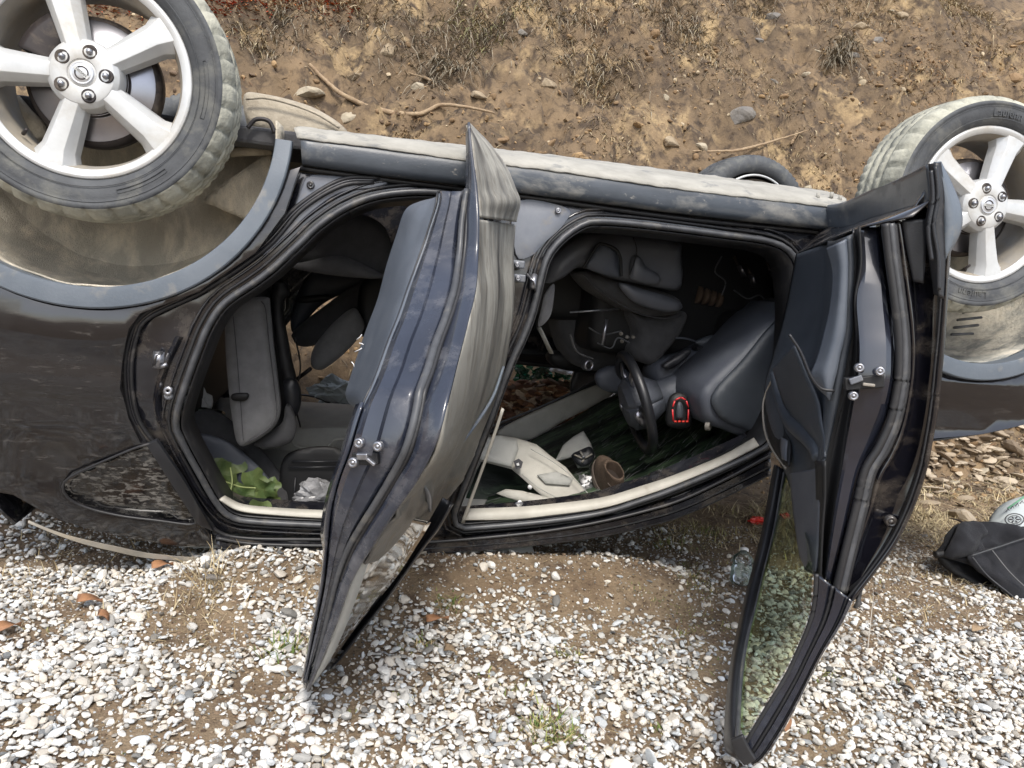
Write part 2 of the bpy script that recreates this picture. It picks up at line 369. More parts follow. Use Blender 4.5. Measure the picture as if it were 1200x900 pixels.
def screw(p, nrm, r, parent, name='screw', mat='chrome'):
    q = Vector(nrm).to_track_quat('Z', 'Y'); prof = [(0, .004), (r*.35, .004), (r*.4, .0015), (r*.55, .004), (r*.9, .0035), (r, .001), (r, -.004)]
    v, f = lathe_g([(a, b*r/.007) for a, b in prof], 14, 'Z'); v = [tuple(q @ Vector(x)+Vector(p)) for x in v]
    return link(name, v, f, mat, parent)
def text_g(s, size, depth=.001):
    c = bpy.data.curves.new('lettering', 'FONT'); c.body = s; c.size = size; c.extrude = depth; c.align_x = 'CENTER'; c.align_y = 'CENTER'; c.resolution_u = 3
    o = bpy.data.objects.new('lettering', c); COL.objects.link(o); dg = bpy.context.evaluated_depsgraph_get(); dg.update()
    me = o.evaluated_get(dg).to_mesh(); V = [tuple(v.co) for v in me.vertices]; Fc = [list(p.vertices) for p in me.polygons]
    o.evaluated_get(dg).to_mesh_clear(); bpy.data.objects.remove(o); bpy.data.curves.remove(c); return V, Fc

# ------------------------------------------------------------------ the setting: ground, hillside, gravel, stones, grass
def ground_z(x, y):
    z = .045+.02*fbm(x*.9, y*.9, 3)+.006*fbm(x*6, y*6, 5)
    t = min(1, max(0, (y+.12)/.30)); u = min(1, max(0, (.75-x)/.5)); q = min(1, max(0, (.42-y)/.18))*min(1, max(0, (x+1.22)/.3)); z += .095*t*t*(3-2*t)*u*q
    return z
def hill_z(x, y):
    foot = 1.95+.18*fbm(x*.5, 0, 9)+.08*fbm(x*2, 0, 2)
    d = y-foot
    if d < -.6: return ground_z(x, y)
    if d < 0: rise = .0
    elif d < 3.2: rise = d*1.30-.12*math.exp(-d*3)+.12
    else: rise = 3.2*1.30+.12+(d-3.2)*.55
    rough = min(1, max(0, d+.35)/.7)
    r = .22*fbm(x*.8, y*.8, 1)+.15*fbm(x*2.2, y*2.6, 7)+.075*abs(fbm(x*6, y*8, 4))+.035*fbm(x*13, y*15, 14)+.020*fbm(x*26, y*28, 6)
    led = abs(fbm(x*1.5, y*3.5, 12))                      # small ledges and hollows
    return ground_z(x, y)+rise+rough*(r-.15*max(0, .18-led)/.18)
def axis_pts(fine0, fine1, step, far):
    a = list(np.arange(fine0, fine1+1e-6, step)); s = step; v = fine1
    while v < far: s *= 1.35; v += s; a.append(v)
    s = step; v = fine0; b = []
    while v > -far: s *= 1.35; v -= s; b.append(v)
    return b[::-1]+a
def sheet(name, xs, ys, fn, mat):
    V = [(x, y, fn(x, y)) for y in ys for x in xs]; n = len(xs)
    Fc = [[j*n+i, j*n+i+1, (j+1)*n+i+1, (j+1)*n+i] for j in range(len(ys)-1) for i in range(n-1)]
    return link(name, V, Fc, mat)
GM = M('dirt_ground', (.17, .118, .072), (.26, .195, .125), sc=4, rough=.95, bump=.9, bsc=110, dirt=((.10, .068, .045), .50, .66, 9, 1), grime=((.30, .26, .20), .60, .70, 60, 1))
HM = M('hillside_soil', (.205, .142, .082), (.108, .076, .046), sc=1.6, rough=.97, bump=1, bsc=38, dirt=((.36, .26, .14), .53, .66, 2.0, 1), grime=((.065, .046, .031), .47, .62, 9, 1))
T = HM.node_tree                                            # more bump at a second, finer scale
ysg = [y for y in axis_pts(-1.7, 1.3, .04, 40) if y < 1.3]; ysg.append(1.30)
tag(sheet('ground', axis_pts(-2.6, 3.6, .04, 40), ysg, ground_z, GM), 'brown dirt ground under the gravel', kind='structure')
ysh = [y for y in axis_pts(1.3, 4.8, .035, 60) if y >= 1.299]
tag(sheet('hillside', axis_pts(-3.0, 6.6, .04, 40), ysh, hill_z, HM), 'ochre earth bank behind the overturned car', kind='structure')
def gz(x, y): return ground_z(x, y) if y < 1.3 else hill_z(x, y)
def gpt(p):                                                 # where the line of sight meets ground or bank
    o, d = ray(p); t = .8
    while t < 14:
        q = o+t*d
        if q[2] < gz(q[0], q[1]): break
        t += .02
    return q
def hpt(p, start=3.0):                                      # the same beyond the car
    o, d = ray(p); t = start
    while t < 14:
        q = o+t*d
        if q[2] < hill_z(q[0], q[1]): break
        t += .02
    return q
RM = np.stack([CR, CU, CW])
def to_px(P):
    q = (np.atleast_2d(P)-CP) @ RM.T; return np.stack([600+F*q[:, 0]/q[:, 2], 450-F*q[:, 1]/q[:, 2]], 1), q[:, 2]
# --- bulk meshes
def ico(sub):
    bm = bmesh.new(); bmesh.ops.create_icosphere(bm, subdivisions=sub, radius=1); V = np.array([v.co for v in bm.verts]); Fc = np.array([[v.index for v in f.verts] for f in bm.faces]); bm.free(); return V, Fc
def bulk(name, sub, P, size, tint, mat, seed=1, angular=.25, flat=.62, smooth=True):
    rg = np.random.default_rng(seed); V0, F0 = ico(sub); n = len(P); nv = len(V0); temps = []
    for k in range(24):
        W = V0.copy()
        for _ in range(9 if sub > 1 else 4):                # chip flats into the lump
            a = rg.normal(size=3); a /= np.linalg.norm(a); h = rg.uniform(.55, .92); dd = W @ a; W -= np.outer(np.maximum(0, dd-h)*(.8 if angular > .3 else .6), a)
        W *= 1+angular*.3*rg.normal(size=(1, 3)); temps.append(W)
    temps = np.array(temps)[rg.integers(0, 24, n)]
    yaw = rg.uniform(0, 2*math.pi, n); c, s = np.cos(yaw), np.sin(yaw)
    ti = rg.normal(0, .35, (n, 2))
    scl = np.stack([size*rg.uniform(.85, 1.35, n), size*rg.uniform(.7, 1.0, n), size*flat*rg.uniform(.75, 1.2, n)], 1)
    W = temps*scl[:, None, :]
    x, y, z = W[..., 0], W[..., 1], W[..., 2]
    x2 = x; z2 = z+x*np.tan(ti[:, 0:1])*.6+y*np.tan(ti[:, 1:2])*.5
    X = x2*c[:, None]-y*s[:, None]; Y = x2*s[:, None]+y*c[:, None]
    W = np.stack([X, Y, z2], 2)+P[:, None, :]
    verts = W.reshape(-1, 3); faces = (F0[None]+np.arange(n)[:, None, None]*nv).reshape(-1, 3)
    me = bpy.data.meshes.new(name); me.vertices.add(len(verts)); me.vertices.foreach_set('co', verts.astype(np.float32).ravel())
    me.loops.add(faces.size); me.loops.foreach_set('vertex_index', faces.astype(np.int32).ravel())
    me.polygons.add(len(faces)); me.polygons.foreach_set('loop_start', np.arange(0, faces.size, 3, dtype=np.int32))
    me.polygons.foreach_set('use_smooth', np.full(len(faces), smooth)); me.update(calc_edges=True)
    at = me.color_attributes.new('tint', 'FLOAT_COLOR', 'POINT'); C = np.ones((n, nv, 4), np.float32); C[..., :3] = tint[:, None, :]; at.data.foreach_set('color', C.ravel())
    me.materials.append(MT[mat]); o = bpy.data.objects.new(name, me); COL.objects.link(o); return o
# density of white gravel over the yard: bare patches of dirt as they lie
BARE = [(110, 835, 60, 18, .5), (300, 870, 60, 25, .6), (760, 690, 150, 62, 1.0), (690, 740, 60, 30, .7), (560, 680, 130, 28, .8), (640, 655, 260, 16, .8), (230, 730, 80, 40, .6), (420, 720, 50, 60, .5), (210, 690, 40, 22, .6), (270, 740, 40, 30, .7), (310, 800, 45, 30, .85), (250, 850, 50, 30, .7), (90, 715, 50, 14, .8), (500, 800, 30, 14, .4), (600, 780, 30, 24, .8),
        (650, 850, 30, 25, .5), (150, 870, 40, 16, .6), (20, 740, 60, 14, .5), (1060, 700, 190, 50, .75), (1010, 760, 60, 30, .5), (850, 800, 40, 60, .75), (900, 640, 140, 40, 1.0), (1100, 600, 150, 60, 1.0), (1150, 780, 60, 14, .4),
        (400, 790, 40, 30, .6), (100, 655, 150, 14, .55), (330, 680, 60, 18, .55), (850, 720, 60, 60, .9), (950, 880, 40, 14, .4), (590, 720, 70, 26, .35), (220, 790, 30, 18, .5), (720, 860, 30, 20, .5), (1190, 700, 60, 60, .7)]
def bare_at(px):
    b = np.zeros(len(px))
    for x, y, sx, sy, a in BARE: b = np.maximum(b, a*np.exp(-(((px[:, 0]-x)/sx)**2+((px[:, 1]-y)/sy)**2)**1.3))
    return b
def scatter(x0, x1, y0, y1, sp, rg):
    gx, gy = np.meshgrid(np.arange(x0, x1, sp), np.arange(y0, y1, sp)); P = np.stack([gx.ravel(), gy.ravel()], 1); return P+rg.uniform(-.5, .5, P.shape)*sp
def withz(P, dz=0): return np.array([(x, y, gz(x, y)+dz) for x, y in P])
rg = np.random.default_rng(3)
P = scatter(-2.4, 2.9, -1.5, .8, .0140, rg); P3 = withz(P)
px, dep = to_px(P3); vis = (dep > .3) & (px[:, 0] > -30) & (px[:, 0] < 1230) & (px[:, 1] > 560) & (px[:, 1] < 930)
nzv = np.array([fbm(x*4.5, y*4.5, 8) for x, y in P]); nz2 = np.array([fbm(x*1.3, y*1.3, 18) for x, y in P])
bare = np.where(dep > .3, bare_at(px), 0)
prob = np.clip(.98-1.05*bare+.6*nzv-.25*np.clip(nz2+.1, 0, 1), .03, 1)
prob = np.where(P[:, 1] > .30, prob*.45, prob)
keep = rg.random(len(P)) < prob
def pebble_tint(n, rg):
    v = rg.choice([.68, .58, .46, .32, .18], n, p=[.34, .32, .19, .10, .05])+rg.normal(0, .03, n); w = rg.uniform(0, 1, n)[:, None]
    c = v[:, None]*np.where(w < .5, np.array([1.0, .975, .92]), np.where(w < .8, np.array([1.0, .92, .80]), np.array([.94, .98, 1.0])))
    return np.clip(c, .03, .85)
def sizes(n, rg, m=.0074): return m*np.exp(rg.normal(0, .32, n))
a = keep & vis; n = a.sum(); sz = sizes(n, rg); Q = P3[a].copy(); Q[:, 2] += sz*.25+rg.uniform(0, .010, n)*(1-bare[a])
tag(bulk('gravel', 2, Q, sz, pebble_tint(n, rg), 'pebble', 1, .75, smooth=False), 'white and grey crushed gravel spread over the yard', 'gravel', kind='stuff')
a = keep & ~vis & (rg.random(len(P)) < .8); n = a.sum(); sz = sizes(n, rg)*1.1
tag(bulk('gravel', 1, P3[a], sz, pebble_tint(n, rg), 'pebble', 2, .45), 'white gravel under and beside the overturned car', 'gravel', kind='stuff')
# larger pebbles lying on top
P = scatter(-1.6, 2.4, -.9, .5, .055, rg); P3 = withz(P); px, dep = to_px(P3); pr = .40*(1-bare_at(px)*.75)
a = rg.random(len(P)) < pr; n = a.sum(); sz = sizes(n, rg, .0108); Q = P3[a].copy(); Q[:, 2] += .010
tag(bulk('gravel', 2, Q, sz, pebble_tint(n, rg), 'pebble', 3, .75, smooth=False), 'larger pale pebbles lying on top of the gravel', 'gravel', kind='stuff')
P = scatter(-1.6, 2.6, -.9, .9, .0098, rg); P3 = withz(P, .001); px, dep = to_px(P3); a = (rg.random(len(P)) < .5*(1-.7*bare_at(px))) & (px[:, 1] < 925) & (px[:, 0] > -20) & (px[:, 0] < 1220); n = a.sum()
tag(bulk('gravel_fines', 1, P3[a], rg.uniform(.002, .0048, n), pebble_tint(n, rg)*.8, 'pebble', 14, .6, smooth=False), 'small chippings and grit between the gravel stones', 'gravel', kind='stuff')
# dirt crumbs
P = scatter(-2.0, 3.2, -1.0, 1.9, .017, rg); P3 = withz(P); px, dep = to_px(P3); b = bare_at(px)
a = rg.random(len(P)) < np.clip(.25+.6*b, 0, .8)*(px[:, 1] < 930); n = a.sum()
ct = rg.choice(3, n, p=[.5, .35, .15]); ct = np.array([(.17, .12, .08), (.28, .21, .14), (.09, .06, .04)])[ct]*rg.uniform(.8, 1.2, (n, 1))
tag(bulk('dirt_crumbs', 1, P3[a], rg.uniform(.0025, .007, n), ct, 'pebble', 4, .5, smooth=False), 'small brown clods of earth among the gravel', 'dirt', kind='stuff')
# stones and clods on the bank
rg = np.random.default_rng(11)
P = scatter(-2.4, 6.0, 1.5, 4.8, .036, rg); zz = np.array([fbm(x*1.1, y*1.4, 30) for x, y in P])
a = rg.random(len(P)) < np.clip(.42+.9*zz, .12, .9); P3 = np.array([(x, y, hill_z(x, y)) for x, y in P[a]]); n = len(P3); sz = .0085*np.exp(rg.normal(0, .62, n))
ct = np.array([(.33, .22, .115), (.22, .145, .08), (.42, .34, .23), (.13, .09, .06)])[rg.choice(4, n, p=[.38, .34, .10, .18])]*rg.uniform(.8, 1.15, (n, 1))
tag(bulk('bank_rubble', 2, P3, sz, ct, 'pebble', 5, .6, .8, smooth=False), 'small ochre clods and stones crumbling down the bank', 'rubble', kind='stuff')
# flat chips of rock heaped at the foot of the bank on the right
n = 330; c = np.array([gpt((rg.uniform(1085, 1230), rg.normal(545, 26))) for _ in range(n)]); c[:, 2] = [gz(x, y)+.01 for x, y in c[:, :2]]
ct = np.array([(.30, .24, .17), (.19, .145, .10), (.42, .35, .26)])[rg.choice(3, n)]*rg.uniform(.85, 1.1, (n, 1))
tag(bulk('rock_chips', 2, c, .024*np.exp(rg.normal(0, .5, n)), ct, 'pebble', 6, .7, .4, smooth=False), 'flat tan rock chips heaped behind the front bumper', 'rubble', kind='stuff')
# --- grass
def blades(name, B, mat='blade'):
    """B: (base, direction, length, width, droop, colour)"""
    V = []; Fc = []; C = []
    for b, d, L, w, dr, c in B:
        b = np.array(b); d = np.array(d, float); d /= np.linalg.norm(d); s = np.cross(d, (0, 0, 1.0)); s = s/(np.linalg.norm(s)+1e-6)*w; k = len(V)
        for j in range(4):
            t = j/3; q = b+d*L*t+np.array((0, 0, -dr*L*t*t)); ww = s*(1-t*.85); V += [q-ww, q+ww]; C += [c, c]
        for j in range(3): Fc.append([k+2*j, k+2*j+1, k+2*j+3, k+2*j+2])
    me = bpy.data.meshes.new(name); me.from_pydata([tuple(v) for v in V], [], Fc); me.update(); me.materials.append(MT[mat])
    at = me.color_attributes.new('tint', 'FLOAT_COLOR', 'POINT'); at.data.foreach_set('color', np.hstack([np.array(C, np.float32), np.ones((len(C), 1), np.float32)]).ravel())
    o = bpy.data.objects.new(name, me); COL.objects.link(o); return o
DRY = [(.42, .33, .19), (.33, .26, .15), (.50, .42, .27), (.24, .185, .12)]; GREY = [(.27, .23, .17), (.20, .175, .13), (.33, .29, .22)]; GRN = [(.16, .20, .06), (.24, .26, .09), (.11, .16, .045), (.33, .30, .13)]
def tuft(B, c, n, spread, L, pal, up=1.0, w=.0026, droop=.5, fn=gz):
    for _ in range(n):
        a = rnd.gauss(0, spread); b_ = rnd.gauss(0, spread); x, y = c[0]+a, c[1]+b_; q = rnd.uniform(0, 2*math.pi); t = rnd.uniform(.15, 1.1)
        B.append(((x, y, fn(x, y)-.004), (math.cos(q)*t, math.sin(q)*t, up*rnd.uniform(.4, 1)), L*rnd.uniform(.5, 1.15), w*rnd.uniform(.7, 1.3), droop*rnd.uniform(.3, 1), tuple(np.array(rnd.choice(pal))*rnd.uniform(.8, 1.15))))
B = []
for p, n, sp, L in [((330, 765), 90, .03, .07), ((525, 712), 60, .018, .05), ((492, 757), 60, .022, .035), ((665, 770), 60, .02, .035), ((645, 860), 150, .035, .06), ((575, 805), 40, .02, .03), ((775, 860), 30, .012, .03), ((968, 795), 60, .03, .03), ((607, 815), 40, .02, .03),
                    ((45, 740), 20, .02, .025), ((470, 820), 20, .015, .03), ((780, 640), 60, .04, .05), ((830, 625), 60, .03, .07), ((1045, 800), 25, .02, .03), ((810, 680), 30, .05, .03)]:
    tuft(B, gpt(p), n, sp, L, GRN+[DRY[0]])
for _ in range(46):
    p = (rnd.gauss(812, 26), rnd.gauss(705, 45)); tuft(B, gpt(p), 26, .03, .022, GRN+[DRY[0], (.38, .34, .14)], w=.002)
for _ in range(60):
    p = (rnd.uniform(0, 1200), rnd.uniform(665, 890)); tuft(B, gpt(p), 7, .012, .022, GRN+DRY, w=.0018)
tag(blades('green_grass', B), 'short green weeds growing up through the gravel', 'grass', kind='stuff')
B = []
for p, n, sp, L in [((235, 700), 120, .05, .10), ((230, 740), 60, .05, .06), ((250, 680), 40, .03, .14), ((100, 668), 200, .22, .08), ((300, 672), 60, .12, .07), ((760, 690), 60, .12, .03), ((450, 665), 60, .12, .05), ((640, 860), 60, .03, .06)]:
    tuft(B, gpt(p), n, sp, L, DRY, w=.0019)
for _ in range(130):                                        # the dry grassy strip between the front door and the jacket
    p = (rnd.uniform(900, 1215), rnd.gauss(610, 24)); tuft(B, gpt(p), 80, .07, .12, DRY+[(.55, .46, .28)], up=.35, w=.0030, droop=.6)
for _ in range(40):
    p = (rnd.uniform(780, 960), rnd.uniform(590, 650)); tuft(B, gpt(p), 40, .05, .07, DRY+[GRN[3]], up=.6, w=.0024)
for _ in range(26):
    p = (rnd.uniform(1000, 1200), rnd.uniform(650, 740)); tuft(B, gpt(p), 30, .08, .07, DRY, up=.3, w=.0024)
tag(blades('dry_grass', B), 'straw coloured dry grass lying over the dirt by the car', 'grass', kind='stuff')
B = []                                                      # litter of straw and needles, lying flat
for _ in range(5200):
    x, y = rnd.uniform(-1.9, 3.2), rnd.uniform(-.9, 1.9); q = rnd.uniform(0, 6.28)
    B.append(((x, y, gz(x, y)+rnd.uniform(.004, .016)), (math.cos(q), math.sin(q), .05), rnd.uniform(.012, .05), rnd.uniform(.0006, .0018), .02, tuple(np.array(rnd.choice(DRY+[(.2, .1, .05)]))*rnd.uniform(.7, 1.1))))
tag(blades('straw_litter', B), 'broken straw and dead needles scattered over the gravel', 'litter', kind='stuff')
B = []                                                      # bank grass: mats of grey and straw tufts, mostly along the top
def hang(c, n, sp, L, pal):
    for _ in range(int(n*1.9)):
        x, y = c[0]+rnd.gauss(0, sp), c[1]+rnd.gauss(0, sp*.6); q = rnd.uniform(-math.pi, 0)
        B.append(((x, y, hill_z(x, y)-.005), (math.cos(q)*.8, math.sin(q)*.7-.2, rnd.uniform(-.1, .9)), L*rnd.uniform(.4, 1.2), rnd.uniform(.0028, .0055), rnd.uniform(.3, 1.0), tuple(np.array(rnd.choice(pal))*rnd.uniform(.75, 1.15))))
for p, n, sp, L, pal in [((560, 45), 420, .20, .17, GREY+[(.30, .29, .14)]), ((520, 70), 260, .14, .18, GREY), ((470, 25), 200, .2, .12, GREY), ((690, 30), 300, .28, .12, GREY+DRY), ((640, 12), 260, .25, .13, GREY), ((780, 12), 420, .3, .16, GREY), ((700, 105), 260, .16, .16, DRY+GREY), ((985, 60), 160, .09, .24, GREY),
                         ((880, 12), 420, .3, .18, GREY), ((1000, 8), 420, .3, .16, GREY+DRY), ((1120, 5), 420, .3, .2, GREY+DRY), ((830, 60), 260, .3, .10, GREY+DRY), ((340, 20), 300, .2, .15, GREY), ((300, 50), 140, .12, .12, GREY+DRY), ((1090, 95), 240, .3, .1, DRY), ((1160, 60), 200, .25, .1, DRY), ((420, 12), 160, .15, .14, DRY),
                         ((720, 160), 120, .15, .08, DRY), ((950, 180), 200, .25, .07, DRY), ((480, 160), 90, .08, .09, [(.2, .13, .07)]), ((1080, 80), 200, .3, .07, [(.30, .17, .08)]), ((900, 110), 240, .3, .07, DRY)]:
    hang(hpt(p), n, sp, L, pal)
for _ in range(6500):
    x, y = rnd.uniform(-2.3, 6), rnd.uniform(2.0, 4.8); q = rnd.uniform(0, 6.28)
    B.append(((x, y, hill_z(x, y)+.01), (math.cos(q), math.sin(q)*.6, rnd.uniform(-.3, .6)), rnd.uniform(.04, .13), rnd.uniform(.0015, .0034), .4, tuple(np.array(rnd.choice(DRY+GREY+[(.26, .13, .07)]))*rnd.uniform(.7, 1.1))))
for _ in range(1500):
    x, y = rnd.uniform(-3, 8), rnd.uniform(4.4, 7.0); q = rnd.uniform(0, 6.28)
    B.append(((x, y, hill_z(x, y)), (math.cos(q), math.sin(q), .6), rnd.uniform(.1, .25), .003, .5, rnd.choice(GREY+DRY)))
tag(blades('bank_grass', B), 'dry grey and straw grass matted along the earth bank', 'grass', kind='stuff')
# rust coloured leaves at the top left of the bank
B = []
for _ in range(2600):
    p = (rnd.uniform(-60, 420), rnd.gauss(-2, 12) if rnd.random() < .7 else rnd.uniform(-5, 45)*(1 if rnd.random() < .3 else .5)); c = hpt(p)
    q = rnd.uniform(0, 6.28); B.append((c+np.array((0, 0, rnd.uniform(0, .04))), (math.cos(q), math.sin(q), rnd.uniform(-.2, .6)), rnd.uniform(.02, .05), rnd.uniform(.006, .014), .3, tuple(np.array(rnd.choice([(.50, .10, .045), (.55, .18, .06), (.36, .07, .045), (.40, .22, .10)]))*rnd.uniform(.7, 1.2))))
tag(blades('leaf_litter', B), 'rust red fallen leaves along the top left of the bank', 'leaves', kind='stuff')
# --- single stones in the bank and beyond the car
def rock(p, r, mat, label, fl=.7, asp=1.3, seed=0, hit=hpt, group=None):
    c = hit(p); rg = np.random.default_rng(seed+50); V, Fc = ico(3)
    for _ in range(11):
        a = rg.normal(size=3); a /= np.linalg.norm(a); h = rg.uniform(.5, .85); V -= np.outer(np.maximum(0, V @ a-h)*.92, a)
    V = V*np.array([r*asp, r*.8, r*fl]); V += np.array([[.03*r*fbm(*(v*9/r*.3))]*3 for v in V]); q = rg.uniform(-.5, .5); c_, s_ = math.cos(q), math.sin(q)
    V = np.stack([V[:, 0]*c_-V[:, 2]*s_, V[:, 1], V[:, 0]*s_+V[:, 2]*c_], 1)+c+np.array([0, .0, 0])
    o = link('rock', V, Fc, mat, smooth=False, base=True); tag(o, label, 'rock', group); return o
for k, a in enumerate([((362, 110), .10, 'rock_pale', 'ochre boulder in the bank just above the rear end of the sill'), ((868, 137), .105, 'rock_grey', 'dark grey rounded boulder in the middle of the bank'),
    ((642, 98), .065, 'rockmat', 'angular tan rock jutting from the bank above the B-pillar'), ((905, 95), .05, 'rock_grey', 'dark pointed slab above the grey boulder'), ((1010, 32), .085, 'rockmat', 'blocky tan rock at the top of the rock cluster'),
    ((1030, 48), .08, 'rock_grey', 'grey brown rock at the right end of the rock cluster'), ((985, 45), .05, 'rockmat', 'small wedge rock on the left of the rock cluster'), ((1000, 66), .05, 'rock_grey', 'small grey rock under the rock cluster'), ((945, 88), .055, 'rock_pale', 'pale chip of rock between boulder and cluster'),
    ((960, 62), .05, 'rock_pale', 'small pale rock beside the hanging tuft'), ((490, 102), .045, 'rock_pale', 'small rounded cream stone above the long root'), ((408, 138), .055, 'rock_pale', 'pale stone by the left end of the long root'), ((415, 90), .06, 'rockmat', 'tan stone in the hollow above the root'),
    ((780, 115), .035, 'rock_pale', 'round cream pebble in the bank right of the tan rock'), ((822, 172), .05, 'rock_pale', 'pale stone beside the far front wheel'), ((945, 222), .07, 'rock_pale', 'cream rock between far wheel and front wheel'), ((1058, 20), .06, 'rockmat', 'leaning tan slab near the top of the bank'),
    ((786, 168), .07, 'rockmat', 'flat tan stone low in the bank above the far wheel'), ((560, 112), .06, 'rockmat', 'brown clod beside the tip of the rear door'), ((905, 20), .07, 'rock_grey', 'dark rock under the grass at the top of the bank'), ((455, 60), .08, 'rockmat', 'broad ochre clod of earth at the left of the grass mat'),
    ((1045, 14), .05, 'rock_pale', 'white flecked stone by the leaning slab'), ((610, 38), .05, 'rock_grey', 'dark stone under the grey grass mat'), ((890, 48), .045, 'rock_grey', 'narrow dark stone left of the rock cluster')]):
    rock(a[0], a[1], a[2], a[3], seed=k, fl=.75 if k % 3 else .5)
for k, a in enumerate([((1150, 552), .06, 'rock_pale', 'flat pale slab topping the heap behind the bumper'), ((1118, 566), .045, 'rock_pale', 'cream block at the left of the rubble heap'), ((1172, 530), .06, 'rockmat', 'large tan slab under the front bumper'), ((1185, 572), .05, 'rock_pale', 'split pale rock above the jacket'),
    ((255, 678), .035, 'rock_grey', 'flat grey stone in the gravel under the roof rail'), ((880, 716), .03, 'rock_pale', 'cream stone in the dirt left of the front door glass'), ((818, 755), .024, 'rock_pale', 'small beige stone at the edge of the dirt patch')]):
    rock(a[0], a[1], a[2], a[3], seed=k+70, fl=.45, hit=gpt)
def stick(name, pxs, r, label, cat='root', lift=.035):
    P = cr([hpt(p)+np.array((0, -.02, lift)) for p in pxs], 60); P += np.array([[.004*fbm(i*.4, 1), .004*fbm(i*.4, 2), .006*fbm(i*.3, 3)] for i in range(60)])
    v, f = tube_g(P, r, 7); return tag(link(name, v, f, 'wood', base=True), label, cat)
stick('root', [(362, 82), (380, 100), (405, 120), (450, 137), (490, 140), (515, 130), (545, 132), (578, 139)], [.012, .018, .02, .019, .014, .008], 'long twisting root running along the foot of the bank')
stick('root', [(478, 92), (495, 97), (505, 101)], [.004, .012, .004], 'short root stub above the long root')
stick('stick', [(810, 183), (860, 182), (900, 172), (945, 158)], [.006, .012, .010, .004], 'bare stick lying across the bank behind the car', 'stick')
stick('stick', [(925, 175), (932, 160)], .014, 'short broken stub of wood beside the bare stick', 'stick')

# ------------------------------------------------------------------ the overturned car: body shell
car = tag(empty('overturned_car', (0, .9, .05)), 'black crossover car lying upside down on its roof with its near doors hanging open', 'car')
WH = -1.315; FW = 1.385; WZ = 1.35                          # arch centres, height of the inverted arch axis
def arch(cx, rx, rz, n=40, a0=math.pi, a1=2*math.pi):
    return [(cx+rx*math.cos(t), WZ+rz*math.sin(t)) for t in np.linspace(a0, a1, n)]
rear_hole = cr(sidepts([(411, 249), (449, 236), (500, 232), (534, 238), (556, 258), (566, 300), (552, 380), (520, 470), (480, 560), (452, 606), (440, 613), (382, 612), (300, 608), (273, 603), (258, 588), (238, 553), (218, 515), (213, 495), (224, 455), (240, 412), (250, 388), (267, 363), (300, 340), (324, 322), (356, 292), (378, 271)]), 120, True)
front_hole = cr(sidepts([(707, 267), (760, 271), (849, 282), (905, 290), (928, 302), (936, 325), (938, 400), (925, 480), (905, 515), (891, 526), (845, 548), (790, 571), (750, 585), (707, 598), (640, 608), (560, 615), (544, 615), (541, 605), (560, 555), (588, 483), (608, 430), (622, 400), (633, 371), (643, 332), (651, 305), (667, 285), (689, 270)]), 120, True)
skin_edge_r = [(352, 196), (345, 215), (334, 250), (300, 296), (232, 342), (165, 367), (152, 385), (143, 425), (142, 455), (150, 490), (165, 520), (178, 522), (205, 568), (235, 612), (250, 632)]
se = [tuple(p) for p in sidepts(skin_edge_r)]
roof_l = [tuple(p) for p in sidepts([(250, 641), (207, 640), (160, 632), (110, 622), (60, 606), (15, 580)])]
# quarter panel: arch outer edge, jamb edge, roof line, tail
outer = arch(WH, .488, .495, 36, 0, -math.pi)              # from front of the arch under it to the back
q = [se[0]]+se[1:]+roof_l+[(-1.66, .34), (-1.80, .50), (-1.93, .72), (-2.0, .95), (-1.98, 1.15), (-1.90, 1.33), (WH-.488, 1.35)]+[p for p in outer[::-1][1:-1] if p[1] < 1.33 and p[0] < -.83]
quarter = cr(q, 150, True) if False else np.array(dense(q, .03))
qg = cr(sidepts([(74, 570), (84, 558), (127, 538), (172, 521), (184, 530), (225, 600), (226, 614), (187, 610), (140, 604), (100, 594), (80, 583)]), 50, True)
def quarter_relief(x, z):                                   # shoulder crease, dents of the crash
    y = -.012*math.exp(-((z-.66)/.035)**2)+.010*math.exp(-((z-.60)/.03)**2)
    y += .016*math.exp(-(((x+1.42)/.12)**2+((z-.42)/.10)**2))
    y -= .022*math.exp(-((math.hypot((x-WH)/.56, (z-WZ)/.56)-1)/.10)**2)*.5
    return y+.004*fbm(x*5, z*5, 2)
panel('quarter_panel', quarter, [qg], 0, .018, 'paint_muddy', car, grid=.035, disp=quarter_relief, bevel=.004)
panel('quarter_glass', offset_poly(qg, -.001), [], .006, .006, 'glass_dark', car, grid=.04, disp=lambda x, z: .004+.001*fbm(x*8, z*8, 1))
sidetube('glass_seal', qg, -.002, .0035, 'rubber', car)
gd = sidepts([(172, 521), (184, 516), (214, 560), (250, 622), (232, 614)])
panel('pillar_cover', gd, [], -.006, .014, 'cladding' if False else 'plastic', car, bevel=.003)
